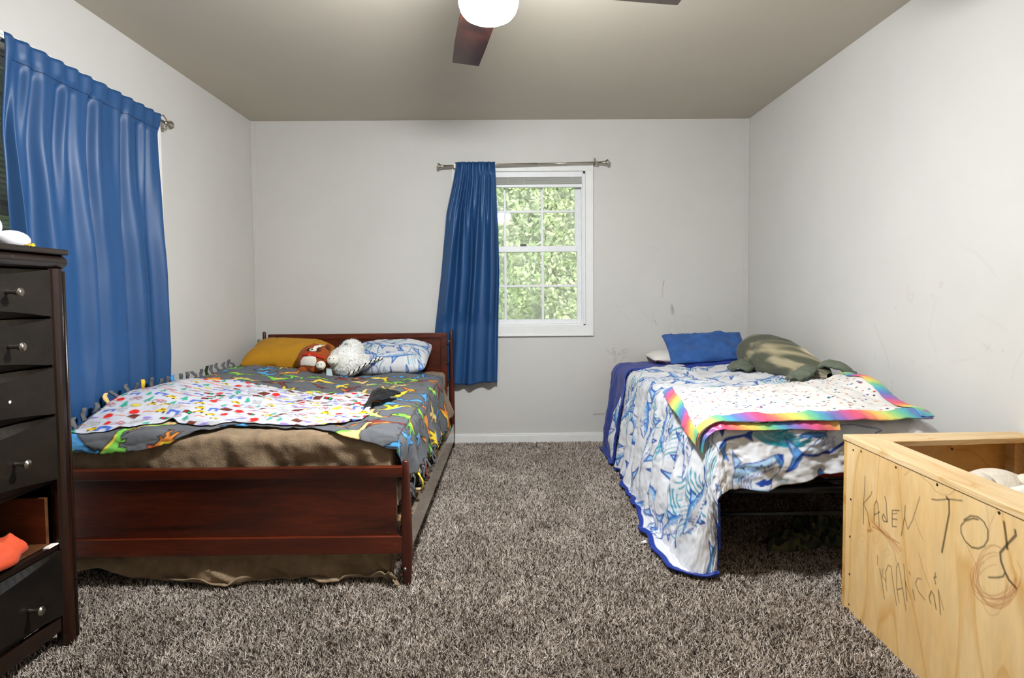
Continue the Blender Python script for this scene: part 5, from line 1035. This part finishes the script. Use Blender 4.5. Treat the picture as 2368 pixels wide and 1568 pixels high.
# ================================================================== DRESSER
ds = thing('dresser', 'tall espresso wood dresser with carved drawer fronts, one drawer front missing', 'dresser', (-1.65, 1.44, 0))
DX, DY0, DY1, DZ = -1.425, 1.02, 1.866, 1.284; BX = -1.868
st = .058                                                   # width of the moulded stiles
iy0, iy1 = DY0+st, DY1-st
def mould_v(y0, y1, z0, z1):     # upright moulding, rounded outwards
    n = 9; pr = [(DX-.030, y0)]+[(DX-.010+.016*math.sin(math.pi*k/(n-1))**.7, y0+(y1-y0)*k/(n-1)) for k in range(n)]+[(DX-.030, y1)]
    v = [(x, y, z) for z in (z0, z1) for x, y in pr]; k = len(pr); f = [tuple(range(k))[::-1], tuple(range(k, 2*k))]+[(i, (i+1) % k, k+(i+1) % k, k+i) for i in range(k)]
    return v, f
for y0, y1 in ((iy1, DY1), (DY0, iy0)):
    v, f = mould_v(y0+.001, y1, 0, DZ-.062); sti = obj('stile', v, f, M['espresso_post'], ds, bevel=0)
    yb = (y0+y1)/2; MB().tube([(DX+.004, y0+(y1-y0)*(.72 if y0 > 1.5 else .28), .02), (DX+.004, y0+(y1-y0)*(.72 if y0 > 1.5 else .28), DZ-.07)], .006, 8).obj('stile_bead', M['espresso_post'], sti, smooth=True)
n = 9; pr = [(DX-.030, DZ-.062)]+[(DX-.010+.018*math.sin(math.pi*k/(n-1))**.7, DZ-.062+.044*k/(n-1)) for k in range(n)]+[(DX-.030, DZ-.018)]; k = len(pr)
v = [(x, y, z) for y in (DY0, DY1) for x, z in pr]; f = [tuple(range(k)), tuple(range(2*k-1, k-1, -1))]+[(i, k+i, k+(i+1) % k, (i+1) % k) for i in range(k)]
obj('top_rail', v, f, M['espresso'], ds)
box('top_board', BX, DX+.012, DY0-.006, DY1+.004, DZ-.018, DZ, M['espresso'], ds, bevel=.004)
for y0, y1 in ((DY1-.020, DY1-.002), (DY0+.002, DY0+.020)): box('side_board', BX, DX-.028, y0, y1, .045, DZ-.018, M['espresso'], ds)
box('back_board', BX, BX+.008, DY0+.02, DY1-.02, .06, DZ-.018, M['espresso'], ds)
for y0 in (DY1-.05, DY0+.005): box('rear_leg', BX, BX+.045, y0, y0+.045, 0, .06, M['espresso_post'], ds)
box('bottom_rail', DX-.030, DX-.012, iy0, iy1, .060, .108, M['espresso'], ds, bevel=.003)
zs = [(1.070, 1.219), (.917, 1.066), (.762, .912), (.553, .757), (.113, .325)]
box('drawer_divider', BX+.01, DX-.014, iy0, iy1, .3265, .345, M['espresso'], ds, bevel=.002); box('drawer_divider', BX+.01, DX-.030, iy0, iy1, .540, .552, M['espresso'], ds)
def knob(y, z, parent): MB().lathe((DX-.002, y, z), (1, 0, 0), [(0, .006), (.004, .0065), (.010, .0048), (.022, .0062), (.032, .0100), (.037, .0128), (.040, .0128), (.041, .0105), (.0395, .0100), (.0395, .001)], 18).obj('knob', M['nickel'], parent, smooth=True, label='flared nickel knob')
for di, (z0, z1_) in enumerate(zs):
    n = 31; Yd = np.linspace(iy0+.002, iy1-.002, n); u = np.linspace(0, 1, n); a_ = (.030+.004*(di > 2))*4*u*(1-u)
    prof = [(DX-.045, z1_, 0), (DX-.024, z1_, 0), (DX-.002, z1_, -1), (DX-.002, z0, 1), (DX-.024, z0, 0), (DX-.045, z0, 0)]
    P = np.array([[(x, y, z+s_*max(aa, .002)) for x, z, s_ in prof] for y, aa in zip(Yd, a_)]); k = 6; v = P.reshape(-1, 3); f = []
    for i in range(n-1):
        for j in range(k): f.append((i*k+j, (i+1)*k+j, (i+1)*k+(j+1) % k, i*k+(j+1) % k))
    f += [tuple(range(k)), tuple((n-1)*k+j for j in range(k))[::-1]]
    dw = obj('drawer', v, [q[::-1] for q in f], M['espresso_drawer'], ds)
    zk = (z0+z1_)/2; zk = {0: 1.146, 1: .989, 2: .831, 3: .648, 4: .200}[di]
    if di != 2: knob(1.648+(.025 if di == 4 else 0), zk, dw)
    else: MB().lathe((DX-.003, 1.642, zk), (1, 0, 0), [(0, .0045), (.0018, .0045), (.0019, .002)], 10).obj('screw_hole', M['cream'], dw, label='pale bare screw hole')
    knob(1.245, zk, dw)
# the drawer whose front is gone
dbx = MB(); dbx.box(BX+.03, DX-.030, iy1-.026, iy1-.014, .3475, .50); dbx.box(BX+.03, DX-.030, iy0+.014, iy0+.026, .3475, .50); dbx.box(BX+.03, BX+.042, iy0+.026, iy1-.026, .3475, .50); dbx.box(BX+.03, DX-.030, iy0+.026, iy1-.026, .3475, .355)
dbx.obj('drawer_box', M['drawer_box'], ds, label='open drawer box without its front')
MB().hexa([(DX-.028, 1.765, .346), (DX-.008, 1.765, .346), (DX-.008, 1.805, .346), (DX-.028, 1.800, .346)], [(DX-.026, 1.770, .350), (DX-.010, 1.768, .350), (DX-.010, 1.803, .350), (DX-.026, 1.799, .350)]).obj('torn_sticker', M['cream'], ds, label='torn pale sticker on the drawer divider')
# clothes in it
def lump(name, label, cx, cy, z0, rx_, ry_, h, mat, seed, cat='clothing', rot=0., freq=3., canvas=None, n=70, group=None, sharp=1.):
    th = np.linspace(0, 2*np.pi, n, endpoint=False); rr_ = np.linspace(0, 1, 34); Rg, Tg = np.meshgrid(rr_, th, indexing='ij')
    edge = 1+.22*noise2(np.cos(Tg)*1.7+seed, np.sin(Tg)*1.7, seed); x = Rg*edge*np.cos(Tg); y = Rg*edge*np.sin(Tg)
    rid = ridge(x*freq+.5*y, y*freq*.8-x, seed+2)*.6+.35*noise2(x*freq*2, y*freq*2, seed+4)
    z = h*np.clip(1-Rg**2.6, 0, 1)**.5*(.62+.55*rid*sharp); z = np.maximum(z, .003)
    X = cx+rx_*x*math.cos(rot)-ry_*y*math.sin(rot); Y = cy+rx_*x*math.sin(rot)+ry_*y*math.cos(rot); P = np.stack([X, Y, z0+z], -1)
    i = np.arange(34*n).reshape(34, n); j = np.roll(i, -1, 1); f = np.stack([i[:-1], i[1:], j[1:], j[:-1]], -1).reshape(-1, 4)
    cols = canvas(x, y) if canvas is not None else None
    o = obj(name, P.reshape(-1, 3), f, mat, smooth=True, cols=cols, solid=.003)
    return tag(o, label, cat, group) if label else o
lump('orange_shirt', 'crumpled orange shirt in the open dresser drawer', -1.505, 1.625, .358, .075, .115, .105, M['orange'], 5, freq=1.6, sharp=.45)
lump('green_shirt', 'dark green shirt crumpled behind the orange shirt', -1.68, 1.64, .358, .09, .09, .12, M['darkgreen'], 9, freq=1.6, sharp=.5)
# toys on top
wt = thing('toy_figure', 'white rounded toy with grey knob standing on the dresser', 'toy', (-1.56, 1.80, DZ))
ellipsoid('body', (-1.53, 1.795, DZ+.026), (.040, .052, .030), M['whiteplastic'], wt, n=24, m=16); ellipsoid('head', (-1.54, 1.738, DZ+.062), (.024, .024, .032), M['whiteplastic'], wt); ellipsoid('knob', (-1.535, 1.732, DZ+.096), (.012, .014, .012), M['grey'], wt)
yt = thing('toy_car', 'tiny yellow toy car beside the white toy on the dresser', 'toy', (-1.47, 1.80, DZ))
MB().box(-1.480, -1.462, 1.775, 1.802, DZ+.003, DZ+.010).obj('body', M['yellow'], yt, bevel=.002); MB().box(-1.478, -1.464, 1.790, 1.800, DZ+.010, DZ+.015).obj('cab', M['yellow'], yt, bevel=.002)
for y in (1.780, 1.797): MB().tube([(-1.482, y, DZ+.0035), (-1.460, y, DZ+.0035)], .0035, 10).obj('wheel', M['black'], yt, smooth=True)

# ================================================================== THINGS ON THE CARPET
PALC = np.array([lin(88, 90, 62), lin(58, 62, 50), lin(112, 108, 70), lin(76, 84, 74), lin(44, 46, 36)])
def camo(x, y):
    k = (fbm(x*3.2+3, y*3.2, 3, 2)*.5+.5); k2 = (fbm(x*4+11, y*4, 8, 2)*.5+.5); idx = np.where(k2 > .66, 2, np.where(k > .62, 0, np.where(k > .45, 3, np.where(k > .33, 1, 4)))); return PALC[idx]
cm = thing('camo_trousers', 'camouflage trousers crumpled on the carpet under the twin bed', 'clothing', (1.35, 2.55, 0))
for a in ((1.27, 2.485, .135, .075, .075, .35, 31, 1.9), (1.41, 2.60, .125, .085, .115, .9, 34, 2.3), (1.455, 2.50, .085, .055, .07, 2.6, 37, 2.2), (1.58, 2.58, .14, .08, .09, .1, 39, 2.2)):
    o = lump('fabric_fold', None, a[0], a[1], .008, a[2], a[3], a[4], M['camo'], a[6], rot=a[5], freq=a[7], canvas=camo, n=110, sharp=1.15); setparent(o, cm)
MB().hexa([(.596, 2.498, .014), (.622, 2.508, .014), (.618, 2.518, .014), (.598, 2.512, .014)], [(.598, 2.500, .019), (.622, 2.508, .017), (.617, 2.516, .020), (.599, 2.510, .017)])
tag(MB().hexa([(.592, 2.496, .014), (.622, 2.506, .014), (.618, 2.520, .014), (.596, 2.514, .014)], [(.594, 2.498, .020), (.622, 2.508, .017), (.617, 2.518, .021), (.597, 2.512, .017)]).obj('paper_scrap', M['paper']), 'torn white paper scrap on the carpet by the comforter hem', 'paper')
lump('green_cloth', 'dark green cloth wadded under the dark wood bed', -1.66, 2.40, .006, .13, .08, .085, M['darkgreen'], 15, cat='cloth', freq=2.4)

# ================================================================== CARPET PILE
xs = np.linspace(XL, XR, 60); ys = np.linspace(.85, D-.006, 60); X, Y = np.meshgrid(xs, ys, indexing='ij')
cp_ = grid('carpet_pile', np.stack([X, Y, np.full_like(X, -.003)], -1), M['carpet_base'], flip=True); tag(cp_, 'twisted brown and beige carpet yarn covering the floor', 'carpet', kind='stuff')
ng = bpy.data.node_groups.new('pile', 'GeometryNodeTree'); ng.interface.new_socket('Geometry', in_out='INPUT', socket_type='NodeSocketGeometry'); ng.interface.new_socket('Geometry', in_out='OUTPUT', socket_type='NodeSocketGeometry')
N = ng.nodes.new; gi, go = N('NodeGroupInput'), N('NodeGroupOutput')
ds_ = N('GeometryNodeDistributePointsOnFaces'); ds_.inputs['Density'].default_value = 38000
ic = N('GeometryNodeInstanceOnPoints'); cl = N('GeometryNodeCurvePrimitiveBezierSegment') if False else N('GeometryNodeMeshCone')
cl.fill_type = 'NONE'; cl.inputs['Vertices'].default_value = 4; cl.inputs['Side Segments'].default_value = 2; cl.inputs['Radius Top'].default_value = .0007; cl.inputs['Radius Bottom'].default_value = .0019; cl.inputs['Depth'].default_value = .017
sm = N('GeometryNodeSetMaterial'); sm.inputs['Material'].default_value = M['yarn']
rv = N('FunctionNodeRandomValue'); rv.data_type = 'FLOAT_VECTOR'; rv.inputs[0].default_value = (-.95, -.95, 0); rv.inputs[1].default_value = (.95, .95, 6.28)
rs = N('FunctionNodeRandomValue'); rs.data_type = 'FLOAT'; rs.inputs[2].default_value = .65; rs.inputs[3].default_value = 1.25
jn = N('GeometryNodeJoinGeometry'); L_ = ng.links.new
L_(gi.outputs[0], ds_.inputs['Mesh']); L_(ds_.outputs['Points'], ic.inputs['Points']); L_(cl.outputs['Mesh'], sm.inputs['Geometry']); L_(sm.outputs[0], ic.inputs['Instance']); L_(rv.outputs[0], ic.inputs['Rotation']); L_(rs.outputs[1], ic.inputs['Scale'])
L_(ic.outputs[0], jn.inputs[0]); L_(gi.outputs[0], jn.inputs[0]); L_(jn.outputs[0], go.inputs[0])
md = cp_.modifiers.new('pile', 'NODES'); md.node_group = ng
